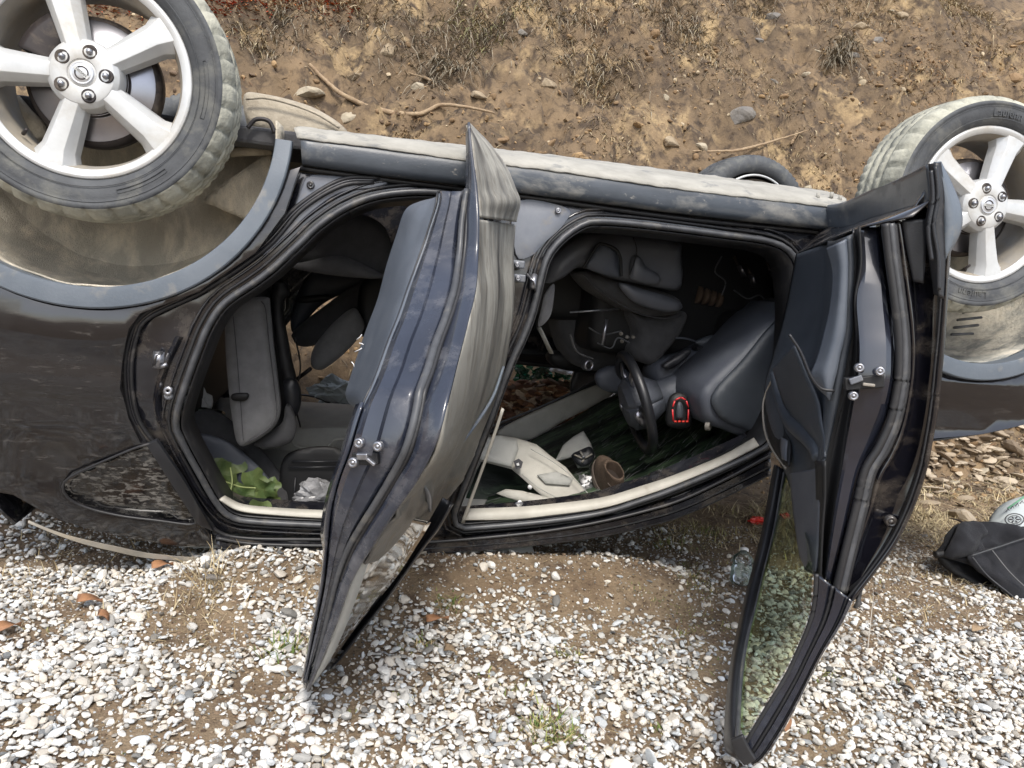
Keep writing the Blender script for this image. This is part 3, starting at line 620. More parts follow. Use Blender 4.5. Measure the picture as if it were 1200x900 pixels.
# jamb that carries both door openings
jo = [(350, 200), (440, 208), (545, 220), (640, 232), (800, 254), (975, 272), (985, 300), (985, 420), (950, 500), (912, 532), (880, 548), (845, 566), (760, 597), (700, 613), (640, 622), (560, 630), (500, 634), (400, 634), (300, 632), (255, 628), (225, 590), (198, 540), (160, 500), (148, 440), (156, 385), (182, 366), (235, 338), (300, 292), (330, 255), (343, 225)]
jamb = np.array(dense(sidepts(jo), .03))
def jamb_relief(x, z): return .003*fbm(x*6, z*6, 4)
panel('door_frame', jamb, [offset_poly(rear_hole, .016), offset_poly(front_hole, .016)], .038, .10, 'jamb', car, grid=.04, disp=jamb_relief, bevel=.006)
for h, nm in ((rear_hole, 'rear'), (front_hole, 'front')):
    sidetube('weatherstrip', offset_poly(h, .020), .026, .0095, 'rubber_grey', car, flat=1.3)
    sidetube('frame_lip', offset_poly(h, .040), .033, .0045, 'rubber', car)
    sidetube('frame_lip', offset_poly(h, .056), .031, .0035, 'jamb', car)
    # depth of the opening: inner ring of pillar trim
    P1 = offset_poly(h, .010); rails = []
    for k, d in ((.008, .03), (.004, .08), (-.004, .14)):
        Q = offset_poly(h, k); rails.append([(x, S(x, z)+d, z) for x, z in np.vstack([Q, Q[:1]])])
    loft('opening_return', rails, 160, 'rubber', car, thick=.004)
# dusty grey sheet of jamb between arch and rear opening, and the flat of the B-pillar
panel('jamb_corner', cr(sidepts([(366, 203), (420, 207), (455, 212), (440, 218), (400, 224), (366, 246), (338, 272), (318, 292), (306, 300), (322, 276), (340, 252), (350, 226), (356, 210)]), 50, True), [], .030, .012, 'jamb_grey', car, bevel=.003)
screw(side((364, 217), .028), (0, -1, 0), .011, car, 'drain_plug', 'jamb')
panel('pillar_flat', cr(sidepts([(607, 236), (668, 243), (664, 262), (640, 285), (625, 300), (607, 298)]), 40, True), [], .026, .012, 'jamb_grey', car, bevel=.004)
screw(side((654, 247), .022), (0, -1, 0), .009, car, 'bolt')
# door check and hinge at the B-pillar
for px in ((606, 310), (607, 326)):
    v, f = box_g(tuple(side(px, .01)), (.035, .05, .022)); o = link('hinge', v, f, 'jamb_grey', car, smooth=False); mods(o, bevel=.004); screw(side(px, -.02), (0, -1, 0), .008, car, 'bolt')
v, f = tube_g([side((626, 322), .02), side((624, 338), .005)], .010, 10); link('striker', v, f, 'chrome', car)
v, f = tube_g([side((618, 322), .03), side((626, 330), -.01), side((628, 345), .03)], .004, 8); link('striker', v, f, 'chrome', car)
# rear door striker and catch on the C-pillar jamb
v, f = join([tube_g([side((180, 428), .03), side((183, 416), .0), side((190, 413), .03)], .004, 8), box_g(tuple(side((186, 422), .034)), (.028, .01, .045)), tube_g([side((188, 430), .02), side((196, 427), .02)], .006, 8)]); link('striker', v, f, 'chrome', car)
for r_, px in ((.012, (197, 458)),):
    c = side(px, .026); v, f = lathe_g([(.004, -.004), (r_*.6, -.006), (r_, -.004), (r_*1.1, .004)], 20, 'Y', c); link('plug', v, f, 'chrome', car)
    c = side((197, 464), .026); v, f = lathe_g([(.001, -.002), (.008, -.004), (.012, .004)], 20, 'Y', c); link('plug', v, f, 'jamb_grey', car)
# painted reinforcement next to the catch
loft('jamb_bead', [[side(p, .034) for p in [(205, 395), (185, 440), (180, 480), (196, 520), (225, 575), (250, 605)]], [side(p, .022) for p in [(210, 395), (190, 440), (185, 480), (201, 518), (230, 573), (254, 602)]], [side(p, .034) for p in [(215, 395), (195, 440), (190, 480), (206, 516), (235, 571), (258, 599)]]], 40, 'jamb', car)
# channel where the outer door seal lies (two long beads round the arch side of the opening)
for d, r_, m in ((-.006, .006, 'rubber'), (.006, .0045, 'jamb'), (.018, .006, 'rubber')):
    pts = [(440+d*300, 212-d*200), (400, 216-d*300), (352-d*300, 245-d*100), (310-d*300, 290-d*200), (240-d*100, 338-d*300), (175-d*200, 370-d*200), (158-d*300, 395), (152-d*320, 440), (160-d*320, 490), (186-d*300, 530+d*80), (222-d*300, 590+d*80), (252-d*200, 622+d*100), (290, 632+d*200), (380, 634+d*300)]
    v, f = tube_g(cr([side(p, .026) for p in pts], 120), r_, 8); link('seal_bead', v, f, m, car)
# wheel arch trim, near side rear: two bands of a ring
def arch_trim(cx, far=False, a0=-.02, a1=-math.pi+.02):
    rails = []
    for rx, rz, off in ((.448, .438, .06), (.446, .436, .004), (.445, .435, -.010), (.447, .437, -.0135), (.458, .450, -.016), (.485, .486, -.016), (.4885, .490, -.013), (.490, .492, .0)):
        L = []
        for t in np.linspace(a0, a1, 60):
            x, z = cx+rx*math.cos(t), WZ+rz*math.sin(t); y = S(x, z)+off
            L.append((x, 1.76-y if far else y, z))
        rails.append(L)
    return loft('arch_trim', rails, 80, 'cladding', car)
arch_trim(WH); arch_trim(FW)
arch_trim(WH, True); arch_trim(FW, True)
# liners: concave wheel housing with its inner wall, caked in mud
def housing(cx, far, mat, name='wheel_housing'):
    def yy(y): return 1.76-y if far else y
    rails = []
    for d, k in ((.03, 1.0), (.10, 1.02), (.22, 1.01), (.34, .97), (.40, .90), (.42, .80), (.42, .55), (.42, .25), (.42, .0)):
        rails.append([(cx+.445*k*math.cos(t), yy(d+.006*fbm(t*3, d*9, 4)), WZ+.08*(1-k)+.435*k*math.sin(t)+.006*fbm(t*4, d*7, 2)) for t in np.linspace(.10, -math.pi-.10, 60)])
    return loft(name, rails, 70, mat, car, thick=.005, offset=0)
housing(WH, False, 'mudliner'); housing(FW, False, 'mudliner_f'); housing(WH, True, 'mudliner'); housing(FW, True, 'mudliner_f')
# felt panel over the back half of the rear liner: raised sheet with a straight seam
def onliner(p, Y=.36): return atY(p, Y)
lo = dense([np.array(p, float) for p in [(238, 236), (262, 214), (316, 178), (322, 215), (306, 255), (298, 262)]], 12)
o = pillow('liner_sheet', [tuple(p) for p in lo], (0, .30, 0), (0, 1, 0), .006, .0015, 'mudliner', car, R=.006, num=70)
# ribs of the front liner vent
for k, (a, b) in enumerate([((1128, 366), (1158, 361)), ((1122, 375), (1150, 372)), ((1118, 384), (1146, 381)), ((1115, 392), (1140, 391))]):
    v, f = tube_g([atY(a, .16), atY(b, .16)], .006, 8, flat=.8); link('vent_slat', v, f, 'rubber_grey', car)
# sill along the bottom of the doors (now on top)
X0, X1 = -.80, .90
def sill_rail(px, off): return [side(p, off) for p in px]
loft('sill', [[(x, y_, z_) for x, y_, z_ in [(-.78, .20, 1.405), (0, .20, 1.425), (.9, .20, 1.43)]], sill_rail([(350, 153), (440, 165), (545, 178), (640, 190), (800, 214), (960, 233), (988, 236)], .03), sill_rail([(352, 164), (440, 174), (545, 189), (640, 200), (800, 222), (960, 242), (990, 246)], -.016), sill_rail([(353, 178), (440, 190), (545, 204), (640, 216), (800, 238), (960, 257), (990, 260)], -.014), sill_rail([(354, 190), (440, 202), (545, 215), (640, 227), (800, 248), (960, 266), (990, 270)], -.004), sill_rail([(354, 192), (440, 204), (545, 217), (640, 229), (800, 250), (960, 268), (990, 272)], .04)],
     90, 'sill', car, thick=.004, m_across=22, disp=lambda P, i, j: np.array([0, .002*fbm(P[0]*4, P[2]*5, 1), .001*fbm(P[0]*4, 3, 1)]))
loft('sill_edge', [[(-.78, .22, 1.412), (0, .22, 1.432), (.9, .22, 1.437)], sill_rail([(346, 150), (440, 161), (545, 176), (640, 187), (800, 211), (960, 230), (990, 233)], .02), sill_rail([(347, 157), (440, 169), (545, 184), (640, 195), (800, 218), (960, 237), (990, 240)], -.012), sill_rail([(348, 163), (440, 174), (545, 189), (640, 200), (800, 223), (960, 242), (990, 245)], -.022)],
     120, 'sill_dust', car, thick=.004, m_across=14, disp=lambda P, i, j: np.array([0, .001*fbm(P[0]*12, P[2]*20, 1), .003*fbm(P[0]*22, 3, 1)]))
for px in ((958, 233), (984, 236), (974, 232)):
    v, f = tube_g([side(px, .0)+np.array((0, 0, .0)), side(px, .0)+np.array((0, 0, .018))], .006, 10); link('sill_clip', v, f, 'sill_dust', car)
# dark groove below the sill
v, f = tube_g(cr([side(p, .03) for p in [(352, 197), (440, 209), (545, 222), (640, 234), (800, 256), (960, 272)]], 50), .007, 8); link('sill_seal', v, f, 'rubber', car)
# roof side: rail strips below the openings and the A-pillar
RL = [(252, 622), (300, 630), (400, 632), (500, 630), (570, 624), (640, 616), (700, 605), (760, 590), (800, 577), (850, 553), (903, 524)]
RB = [(255, 650), (300, 655), (400, 656), (500, 648), (570, 644), (640, 637), (700, 629), (760, 616), (800, 604), (850, 582), (903, 556)]
def rl(t, off): return [side(tuple(np.array(a)*(1-t)+np.array(b)*t), off) for a, b in zip(RL, RB)]
loft('roof_side', [rl(.10, .03), rl(.25, .012), rl(.38, .020), rl(.45, .004), rl(.62, .002), rl(.72, .016), rl(.80, .0), rl(.93, -.002), rl(1.0, .02), [(x, .45, z_) for x, z_ in [(-1.0, .11), (-.6, .11), (-.2, .12), (.1, .17), (.4, .30), (.6, .43), (.72, .55)]]], 110, 'jamb', car, thick=.004)
for t, r_, m in ((.30, .0055, 'rubber'), (.68, .0045, 'rubber_grey'), (.97, .005, 'rubber_grey')):
    v, f = tube_g(cr(rl(t, .004), 110), r_, 8); link('roof_seal', v, f, m, car)
# silver roof rail
Rt = [(33, 610.5), (67, 624), (100, 633), (137, 641), (173, 648.5), (225, 653.5), (300, 655.5), (383, 655), (500, 646.5)]; Rb = [(33, 612), (67, 626), (100, 637), (133, 645), (173, 653), (233, 657), (300, 658), (383, 657), (500, 648)]
loft('roof_rail', [[side(p, .03) for p in Rt], [side(p, -.012) for p in Rt], [side(p, -.014) for p in Rb], [side(p, .03) for p in Rb]], 60, 'alloy_dark', car, thick=.003, bevel=.002)
# front wing and bumper
wing = np.array(dense([(1.02, 1.36)]+[(FW+.49*math.cos(t), WZ+.495*math.sin(t)) for t in np.linspace(math.pi*1.2, 2*math.pi-.05, 26)]+[(2.02, 1.30), (2.10, 1.0), (2.02, .86), (1.95, .80), (1.80, .745), (1.631, .715), (1.48, .675), (1.269, .645), (1.10, .62), (.98, .62), (.90, .80), (.92, 1.2)], .035))
panel('front_wing', wing, [], .0, .015, 'paint_muddy', car, grid=.05, bevel=.004)
def end_cap(x0, sgn, mat, name, z0, z1):
    rails = []
    for t in np.linspace(0, 1, 12):
        y = .12+t*1.52; b = .10*math.sin(math.pi*t); rails.append([(x0+sgn*(b+.03*math.sin(math.pi*u)), y, z0+(z1-z0)*u) for u in np.linspace(0, 1, 8)])
    return loft(name, rails, 16, mat, car, thick=.01)
end_cap(2.02, 1, 'paint_muddy', 'front_bumper', .80, 1.32); end_cap(-1.93, -1, 'paint_muddy', 'rear_bumper', .78, 1.32)
# bonnet, underneath: from the cowl down to the nose
loft('bonnet', [[(x, y, z) for x, z in ((1.0, .58), (1.3, .62), (1.7, .70), (2.05, .84))] for y in np.linspace(.10, 1.66, 9)], 12, 'paint_muddy', car, thick=.008)
loft('tailgate', [[(x, y, z) for x, z in ((-1.55, .20), (-1.72, .38), (-1.90, .62), (-2.0, .80))] for y in np.linspace(.22, 1.54, 9)], 12, 'paint_muddy', car, thick=.01)
# floor pan, now the ceiling of the cabin, and the underbody
o = link('floor_pan', *box_g((.0, .88, 1.37), (3.7, 1.40, .05)), 'fabric_dark', car, smooth=False); mods(o, bevel=.01)
o = pillow('underbody_shield', [(286, 108), (310, 108), (345, 116), (372, 126), (400, 144), (404, 156), (352, 160), (320, 152), (290, 140)], (-.8, .30, 1.45), (0, 1, -.3), .45, .012, 'dustpale', car, R=.02, num=70)
v, f = tube_g(cr([atY(p, .285) for p in [(288, 116), (312, 115), (344, 123), (372, 134), (398, 150)]], 24), .004, 6); link('shield_flange', v, f, 'dustpale', car)
v, f = tube_g(cr([atY(p, .16) for p in [(290, 150), (300, 140), (315, 142), (322, 156)]], 24), .006, 8); link('brake_pipe', v, f, 'steel_dark', car)
o = pillow('subframe_bracket', [(285, 152), (322, 158), (318, 170), (285, 166)], (0, .22, 0), (0, 1, 0), .06, .006, 'mudliner', car, R=.02, num=24)
v, f = tube_g([atY((270, 178), .28), atY((318, 176), .28)], .014, 12); link('anchor_arm', v, f, 'dustpale', car)
# bulkhead, rear seat bulkhead and door skins of the far side
o = link('bulkhead', *box_g((1.06, .88, .92), (.05, 1.50, .72)), 'black', car, smooth=False)
far_win = np.array(cr([(-.25, .20), (-.85, .18), (-1.0, .24), (-1.12, .52), (-1.02, .62), (-.80, .92), (-.52, 1.10), (-.30, 1.05), (-.20, .7)], 60, True))
far_fw = np.array(cr([(-.10, .60), (-.13, .30), (-.10, .22), (.20, .23), (.5, .34), (.80, .53), (.86, .60), (.4, .63)], 60, True))
fo = np.array(dense([(-1.55, .25), (-1.2, .13), (-.7, .12), (.1, .14), (.45, .26), (.9, .55), (1.0, .62), (1.0, 1.40), (-.86, 1.40)]+[(WH+.45*math.cos(t), WZ+.44*math.sin(t)) for t in np.linspace(-.1, -math.pi+.1, 16)]+[(-1.9, 1.3), (-1.95, .8), (-1.7, .4)], .05))
panel('far_side', fo, [far_win, far_fw], .01, .04, 'jamb', car, far=True, grid=.08)
far_wing = wing.copy(); panel('far_wing', far_wing, [], .0, .015, 'paint_muddy', car, far=True, grid=.08)
for h in (far_win, far_fw): sidetube('far_window_seal', h, .03, .013, 'rubber', car, far=True)

# ------------------------------------------------------------------ wheels
def cap_text():
    v, f = text_g('NISSAN', .0085, .0006); return [(x, -z-.0, y) for x, y, z in v], f
def wheel(loc, rotz, spin, tilt=0, detail=True, lettering=None, flip=False):
    w = empty('wheel', loc, car)
    w.rotation_euler = (tilt, spin, rotz+(math.pi if flip else 0)); w.rotation_mode = 'XYZ'
    # outward is -Y in local axes
    N_ = 210; prof = [(.232, .060), (.236, .045), (.231, .030), (.228, .012), (.232, -.001), (.243, -.006), (.262, -.011), (.283, -.013), (.300, -.011), (.302, -.013), (.314, -.008), (.322, -.001), (.325, .004), (.333, .010), (.340, .022), (.343, .036), (.3435, .052),
                      (.3435, .060), (.335, .062), (.335, .070), (.345, .072), (.346, .098), (.336, .1), (.336, .110), (.346, .112), (.346, .138), (.336, .14), (.336, .148), (.345, .150), (.3435, .170), (.341, .186), (.333, .200), (.320, .210), (.285, .222), (.245, .214), (.232, .200), (.232, .180)]
    prof = [((.25+(r-.2285)*(.345-.25)/(.345-.2285) if r > .2285 else r*1.07), y) for r, y in prof]; RS = 1.07; V = []; n = len(prof)
    for k in range(N_):
        q = 2*math.pi*k/N_
        for i, (r, y) in enumerate(prof):
            ph = k % 6 if i < 20 else k % 3
            if ph == 0 and ((11 <= i <= 16) or (29 <= i <= 32)): r -= .010 if i < 20 else .006
            if (k+int(i*.8)) % 5 == 0 and i in (20, 21, 24, 25): r -= .005
            V.append((r*math.cos(q), y, r*math.sin(q)))
    F1 = []; F2 = []
    for k in range(N_):
        for i in range(n-1):
            a = k*n+i; b = ((k+1) % N_)*n+i; (F2 if 10 <= i <= 33 else F1).append([a, b, b+1, a+1])
    t = link('tyre', V, F1+F2, 'tyre', w, local=True); t.data.materials.append(MT['tread' if detail else 'tyre'])
    for p in t.data.polygons:
        if p.index >= len(F1): p.material_index = 1
    if detail:
        for r_ in (.266, .303):                             # moulded rings on the sidewall
            v, f = tube_g([(r_*math.cos(a), -.0085 if r_ < .26 else -.0118, r_*math.sin(a)) for a in np.linspace(0, 2*math.pi, 90, endpoint=False)], .0011, 5, True, nrm=(0, 1, 0)); link('sidewall_ring', v, f, 'tyre', w, local=True)
    if lettering:
        for s, ang, size, r_ in lettering:
            v, f = text_g(s, size, .0012); vv = []
            for x, y, z in v:
                a = ang-x/r_; rr_ = r_+y; vv.append((rr_*math.cos(a), -.0128-z, rr_*math.sin(a)))
            link('tyre_lettering', vv, f, 'tyre', w, smooth=False, local=True)
    # rim: barrel + lip
    v1, f1 = lathe_g([(.205, .20), (.200, .12), (.196, .055), (.200, .035), (.206, .018), (.2085, .012)], 96); v1 = [(x*RS, y, z*RS) for x, y, z in v1]; link('rim_barrel', v1, f1, 'alloy_dark', w, local=True)
    parts = [lathe_g([(.2085, .016), (.2085, .008), (.216, .003), (.224, .001), (.2295, .003), (.2315, .009), (.2335, .016), (.231, .03)], 120)]
    # hub disc
    parts.append(lathe_g([(.0, -.004), (.028, -.004), (.0295, -.002), (.031, -.006), (.050, -.008), (.066, -.004), (.076, .006), (.080, .022), (.080, .05), (.04, .06)], 60))
    for k in range(5):
        a = k*2*math.pi/5; u = np.array((math.cos(a), 0, math.sin(a))); s = np.array((-math.sin(a), 0, math.cos(a)))
        G = []
        for tt in np.linspace(0, 1, 9):
            r = .052+tt*.164; hw = .026+.014*tt+.016*max(0, tt-.75)/.25; ridge = hw*.52
            y0 = .000+.010*math.sin(math.pi*tt)*.2-.004*(1-tt)+.005*tt; y1 = y0+.016+.010*tt
            row = [(-hw*1.10, y1+.03), (-hw, y1), (-ridge, y0), (ridge, y0), (hw, y1), (hw*1.10, y1+.03)]
            G.append([tuple(u*r+s*c+np.array((0, d, 0))) for c, d in row])
        V = [p for row in G for p in row]; Fc = [[i*6+j, i*6+j+1, (i+1)*6+j+1, (i+1)*6+j][::-1] for i in range(8) for j in range(5)]
        parts.append((V, Fc))
    v, f = join(parts); v = [(x*RS, y, z*RS) for x, y, z in v]; o = link('rim', v, f, 'alloy', w, local=True, smooth=True); m = o.modifiers.new('bev', 'BEVEL'); m.width = .0035; m.segments = 3; m.limit_method = 'ANGLE'; m.angle_limit = math.radians(20)
    if not detail: return w
    for k in range(5):                                      # lug nut in a dark round pocket between the spokes
        a = k*2*math.pi/5+math.pi/5; c = np.array((.0535*math.cos(a), 0, .0535*math.sin(a)))
        v, f = lathe_g([(.0, -.0065), (.011, -.0065), (.0145, -.0088), (.0165, -.0075), (.0175, -.003)], 24, 'Y', c); link('lug_pocket', v, f, 'steel_dark', w, local=True)
        v, f = lathe_g([(.0, -.017), (.0055, -.0165), (.0075, -.013), (.0085, -.006)], 6, 'Y', c); link('lug_nut', v, f, 'chrome', w, local=True)
    v, f = lathe_g([(.0, -.0085), (.021, -.0085), (.0225, -.0075), (.024, -.0085), (.026, -.0085), (.0275, -.004)], 40); link('centre_cap', v, f, 'alloy_cap', w, local=True)
    # emblem: ring crossed by a name bar
    v, f = tube_g([(.0145*math.cos(t), -.009, .0145*math.sin(t)) for t in np.linspace(0, 2*math.pi, 40, endpoint=False)], .0016, 6, True, nrm=(0, 1, 0)); link('emblem_ring', v, f, 'steel_dark', w, local=True)
    v, f = box_g((0, -.0095, 0), (.038, .003, .0085)); link('emblem_bar', v, f, 'alloy', w, local=True, smooth=False)
    v, f = cap_text(); v = [(x, -.0112-abs(y)*.2, z) for x, y, z in v]; link('emblem_lettering', v, f, 'steel_dark', w, local=True, smooth=False)
    v, f = tube_g([(-.02, .03, -.205), (-.014, .012, -.190)], [.005, .004], 8); link('valve_stem', v, f, 'steel_dark', w, local=True)
    # brake disc with its bell, caliper and hub
    v, f = lathe_g([(.055, .06), (.086, .062), (.088, .078), (.090, .080), (.146, .080), (.148, .083), (.148, .102), (.09, .105)], 90); link('brake_disc', v, f, 'steel', w, local=True)
    v, f = lathe_g([(.0, .058), (.05, .057), (.084, .060), (.088, .066), (.088, .0785)], 60); link('disc_bell', v, f, 'steel_dark', w, local=True)
    v, f = lathe_g([(.146, .0795), (.156, .084), (.160, .10), (.160, .125), (.05, .13)], 60); link('dust_shield', v, f, 'steel_dark', w, local=True)
    V = []; rows = []
    for r_, y in ((.085, .05), (.105, .043), (.150, .043), (.166, .055), (.166, .12)): rows.append([(r_*math.cos(t), y, r_*math.sin(t)) for t in np.linspace(math.pi*.80, math.pi*1.10, 14)])
    G = np.array(rows); Fc = [[i*14+j, i*14+j+1, (i+1)*14+j+1, (i+1)*14+j] for i in range(4) for j in range(13)]; o = link('caliper', G.reshape(-1, 3), Fc, 'steel_dark', w, local=True); mods(o, .01, 0, .004)
    return w
wheel((WH, -.055, 1.425), math.radians(0), math.radians(36))
rw = [o for o in car.children if o.name.startswith('wheel')and o.type == 'EMPTY'][0]
for a0, a1 in ((-36, -10), (22, 50)):                       # long moulded bars on the sidewall
    v, f = tube_g([(r_*math.cos(math.radians(a)), -.0128, r_*math.sin(math.radians(a))) for r_, a in [(.288, a) for a in np.linspace(a0, a1, 14)]+[(.279, a) for a in np.linspace(a1, a0, 14)]], .0010, 5, True, nrm=(0, 1, 0)); link('moulded_bar', v, f, 'tyre', rw, local=True)
wheel((1.31, -.03, 1.42), math.radians(-3), math.radians(0), lettering=[('Laufenn', math.radians(88), .034, .283), ('Laufenn', math.radians(-92), .034, .283)])
w3 = wheel((1.36, 1.76, 1.47), math.radians(4), 0, detail=False, flip=True); w4 = wheel((WH, 1.79, 1.40), 0, 0, detail=False, flip=True)
# suspension arms and axle in the dirt of the arches
for X in (WH, 1.335):
    v, f = tube_g([(X, .14, 1.42), (X+.02, .8, 1.40), (X, 1.6, 1.42)], [.035, .045, .035], 16); link('axle', v, f, 'dustpale', car)
    v, f = tube_g(cr([(X-.05, .16, 1.40), (X-.14, .30, 1.35), (X-.20, .5, 1.37)], 14), .028, 12); link('suspension_arm', v, f, 'dustpale', car)
    rails = [(X+.16+.030*math.cos(t*5*2*math.pi), .56+.030*math.sin(t*5*2*math.pi), 1.02+.36*t) for t in np.linspace(0, 1, 90)]; v, f = tube_g(rails, .008, 7); link('coil_spring', v, f, 'steel_dark', car)
v, f = tube_g(cr([atY(p, .17) for p in [(10, 118), (22, 135), (38, 150), (48, 165)]], 20), [.03, .034, .026], 14); link('damper', v, f, 'dustpale', car)

v, f = tube_g([(.238*math.cos(t), .206, .238*math.sin(t)) for t in np.linspace(0, 2*math.pi, 80, endpoint=False)], .006, 8, True, nrm=(0, 1, 0)); link('inner_rim_edge', v, f, 'alloy', w3, local=True)

# ------------------------------------------------------------------ the two open doors (hinged at the car, latch edge towards us)
class Door:
    def __init__(s, hx, deg):
        t = math.radians(deg); s.h = np.array((hx, 0, 0)); s.a = np.array((-math.cos(t), -math.sin(t), 0)); s.n = np.array((-math.sin(t), math.cos(t), 0))
    def pt(s, p, d):                                        # where the line of sight crosses the plane d metres out from the hinge
        o, r = ray(p); return o+(d-(o-s.h)@s.a)/(r@s.a)*r
RD = Door(-.15, 64); FD = Door(.86, 66)
def rails_of(D, px, sv): return [D.pt(p, s_) for p, s_ in zip(px, sv if hasattr(sv, '__len__') else [sv]*len(px))]
def sR(v): return float(np.interp(v, [140, 225, 300, 380, 460, 520, 600, 700, 815], [.66, .68, .72, .86, 1.0, 1.03, 1.0, .93, .82]))
rd = empty('rear_door', RD.pt((545, 300), .7), car)
def RP(px, k=1.0, d=0): return [RD.pt(p, sR(p[1])*k+d) for p in px]
R0 = [(513, 231), (490, 237), (475, 247), (465, 275), (453, 312), (443, 350), (430, 385), (418, 420), (409, 448), (405, 462), (411, 474), (422, 480)]
R1 = [(513, 226), (511, 240), (503, 262), (496, 284), (485, 315), (476, 340), (466, 370), (453, 402), (441, 434), (432, 458), (426, 470), (423, 482)]
# trim panel: seen along its padded edge
loft('door_trim', [[p+RD.a*.0 for p in rails_of(RD, [(u+14, v+2) for u, v in R0], [.25]*12)], rails_of(RD, [(u+2, v) for u, v in R0], [.40]*12), rails_of(RD, R0, [.52]*12),
     rails_of(RD, [(a[0]*.7+b[0]*.3, a[1]*.7+b[1]*.3) for a, b in zip(R0, R1)], [.62]*12), rails_of(RD, [(a[0]*.25+b[0]*.75, a[1]*.25+b[1]*.75) for a, b in zip(R0, R1)], [min(.80, sR(p[1])*.93) for p in R1]), RP(R1, .97), RP([(u+3, v+1) for u, v in R1], 1.0, -.02)], 60, 'trim_light', rd, thick=.004, m_across=26)
for a, b in (((418, 398), (424, 392)), ((421, 402), (426, 404)), ((416, 412), (424, 408)), ((424, 418), (427, 414)), ((412, 424), (415, 430))):
    v, f = tube_g([RD.pt(a, .58), RD.pt(((a[0]+b[0])/2+1, (a[1]+b[1])/2), .58), RD.pt(b, .58)], .0012, 5); link('scratch', v, f, 'paper', rd)
# latch end of the door
L1 = [(514, 224), (512, 240), (505, 262), (498, 284), (487, 315), (478, 340), (468, 370), (455, 402), (444, 434), (434, 458), (427, 472), (419, 495), (409, 530), (398, 560), (390, 590), (386, 620), (383, 650), (378, 690), (368, 740), (357, 800)]
L2 = [(544, 222), (541, 240), (538, 262), (536, 290), (533, 315), (529, 340), (520, 370), (508, 402), (498, 434), (489, 458), (486, 475), (481, 498), (471, 530), (455, 560), (437, 590), (418, 620), (404, 645), (391, 680), (378, 735), (359, 808)]
mid = [((a[0]+b[0])/2, (a[1]+b[1])/2) for a, b in zip(L1, L2)]
loft('latch_face', [RP(L1, 1, -.045), RP([(u+2, v) for u, v in L1], 1, -.012), RP([(a[0]*.85+b[0]*.15, a[1]) for a, b in zip(L1, L2)], 1, .0), RP([(a[0]*.55+b[0]*.45, a[1]) for a, b in zip(L1, L2)], 1, .0), RP([(a[0]*.48+b[0]*.52, a[1]) for a, b in zip(L1, L2)], 1, -.008), RP([(a[0]*.15+b[0]*.85, a[1]) for a, b in zip(L1, L2)], 1, -.010), RP(L2, 1, -.016)], 90, 'latch_blue', rd, thick=.004,
     disp=lambda P, i, j: RD.a*(.005*fbm(P[2]*4, 2, 3)))
loft('latch_flange', [RP([(u, v) for u, v in L1[10:]], 1, -.015), RP([(u-8, v+3) for u, v in L1[10:16]]+[(u-2, v) for u, v in L1[16:]], 1, -.05)], 40, 'latch_blue', rd, thick=.004)
for p in ((421, 519), (443, 523), (414, 542)): screw(RD.pt(p, 1.03), RD.a, .0085, rd)
v, f = box_g((0, 0, 0), (.040, .012, .018)); c = RD.pt((429, 537), 1.022); rot = Matrix.Rotation(math.radians(64), 3, 'Z')
v = [tuple(np.array(rot @ Vector(x))[[0, 1, 2]]+c) for x in v]
def endbox(D, p, s_, w, h, t, mat, name, parent, rotd=0, bevel=.002):
    c = D.pt(p, s_); V = []
    q = math.radians(rotd); ca, sa = math.cos(q), math.sin(q)
    for k in (-1, 1):
        for x, z in ((-w, -h), (w, -h), (w, h), (-w, h)):
            x_, z_ = x*ca-z*sa, x*sa+z*ca; V.append(c-D.n*x_*.5*-1+np.array((0, 0, z_*.5))+D.a*t*.5*k)
    o = link(name, V, [[0, 3, 2, 1], [4, 5, 6, 7], [0, 1, 5, 4], [1, 2, 6, 5], [2, 3, 7, 6], [3, 0, 4, 7]], mat, parent, smooth=False); mods(o, bevel=bevel); return o
endbox(RD, (429, 537), 1.020, .046, .020, .012, 'black', 'latch', rd, -8); endbox(RD, (425, 535), 1.028, .020, .011, .008, 'chrome', 'latch', rd, -8); endbox(RD, (435, 541), 1.028, .018, .006, .008, 'chrome', 'latch', rd, 30)
# seal between latch face and skin
v, f = tube_g(cr(RP([(u+3, v) for u, v in L2], 1, -.008), 120), [.006]*4+[.0075]*6+[.006, .004], 9); link('door_seal', v, f, 'rubber_grey', rd)
v, f = tube_g(cr(RP([(u+9, v) for u, v in L2[:18]], 1, -.012), 110), .0045, 7); link('door_seal', v, f, 'rubber', rd)
# skin flange seen edge on
E1 = [(545, 146), (546, 180), (545, 222), (542, 250), (541, 290), (537, 330), (527, 372), (512, 420), (498, 462), (487, 500), (470, 545), (444, 590), (420, 628), (400, 668), (385, 715), (360, 806)]
E2 = [(549, 143), (553, 180), (558, 222), (560, 258), (559, 300), (556, 340), (547, 379), (535, 425), (524, 470), (512, 515), (490, 560), (465, 596), (440, 634), (412, 680), (392, 735), (360, 811)]
loft('door_flange', [RP(E1, 1, -.018), RP([((a[0]+b[0])/2, (a[1]+b[1])/2) for a, b in zip(E1, E2)], 1, -.001), RP(E2, 1, .004), RP([(u+2, v) for u, v in E2], 1, -.004)], 90, 'latch_blue', rd, thick=.003, m_across=10)
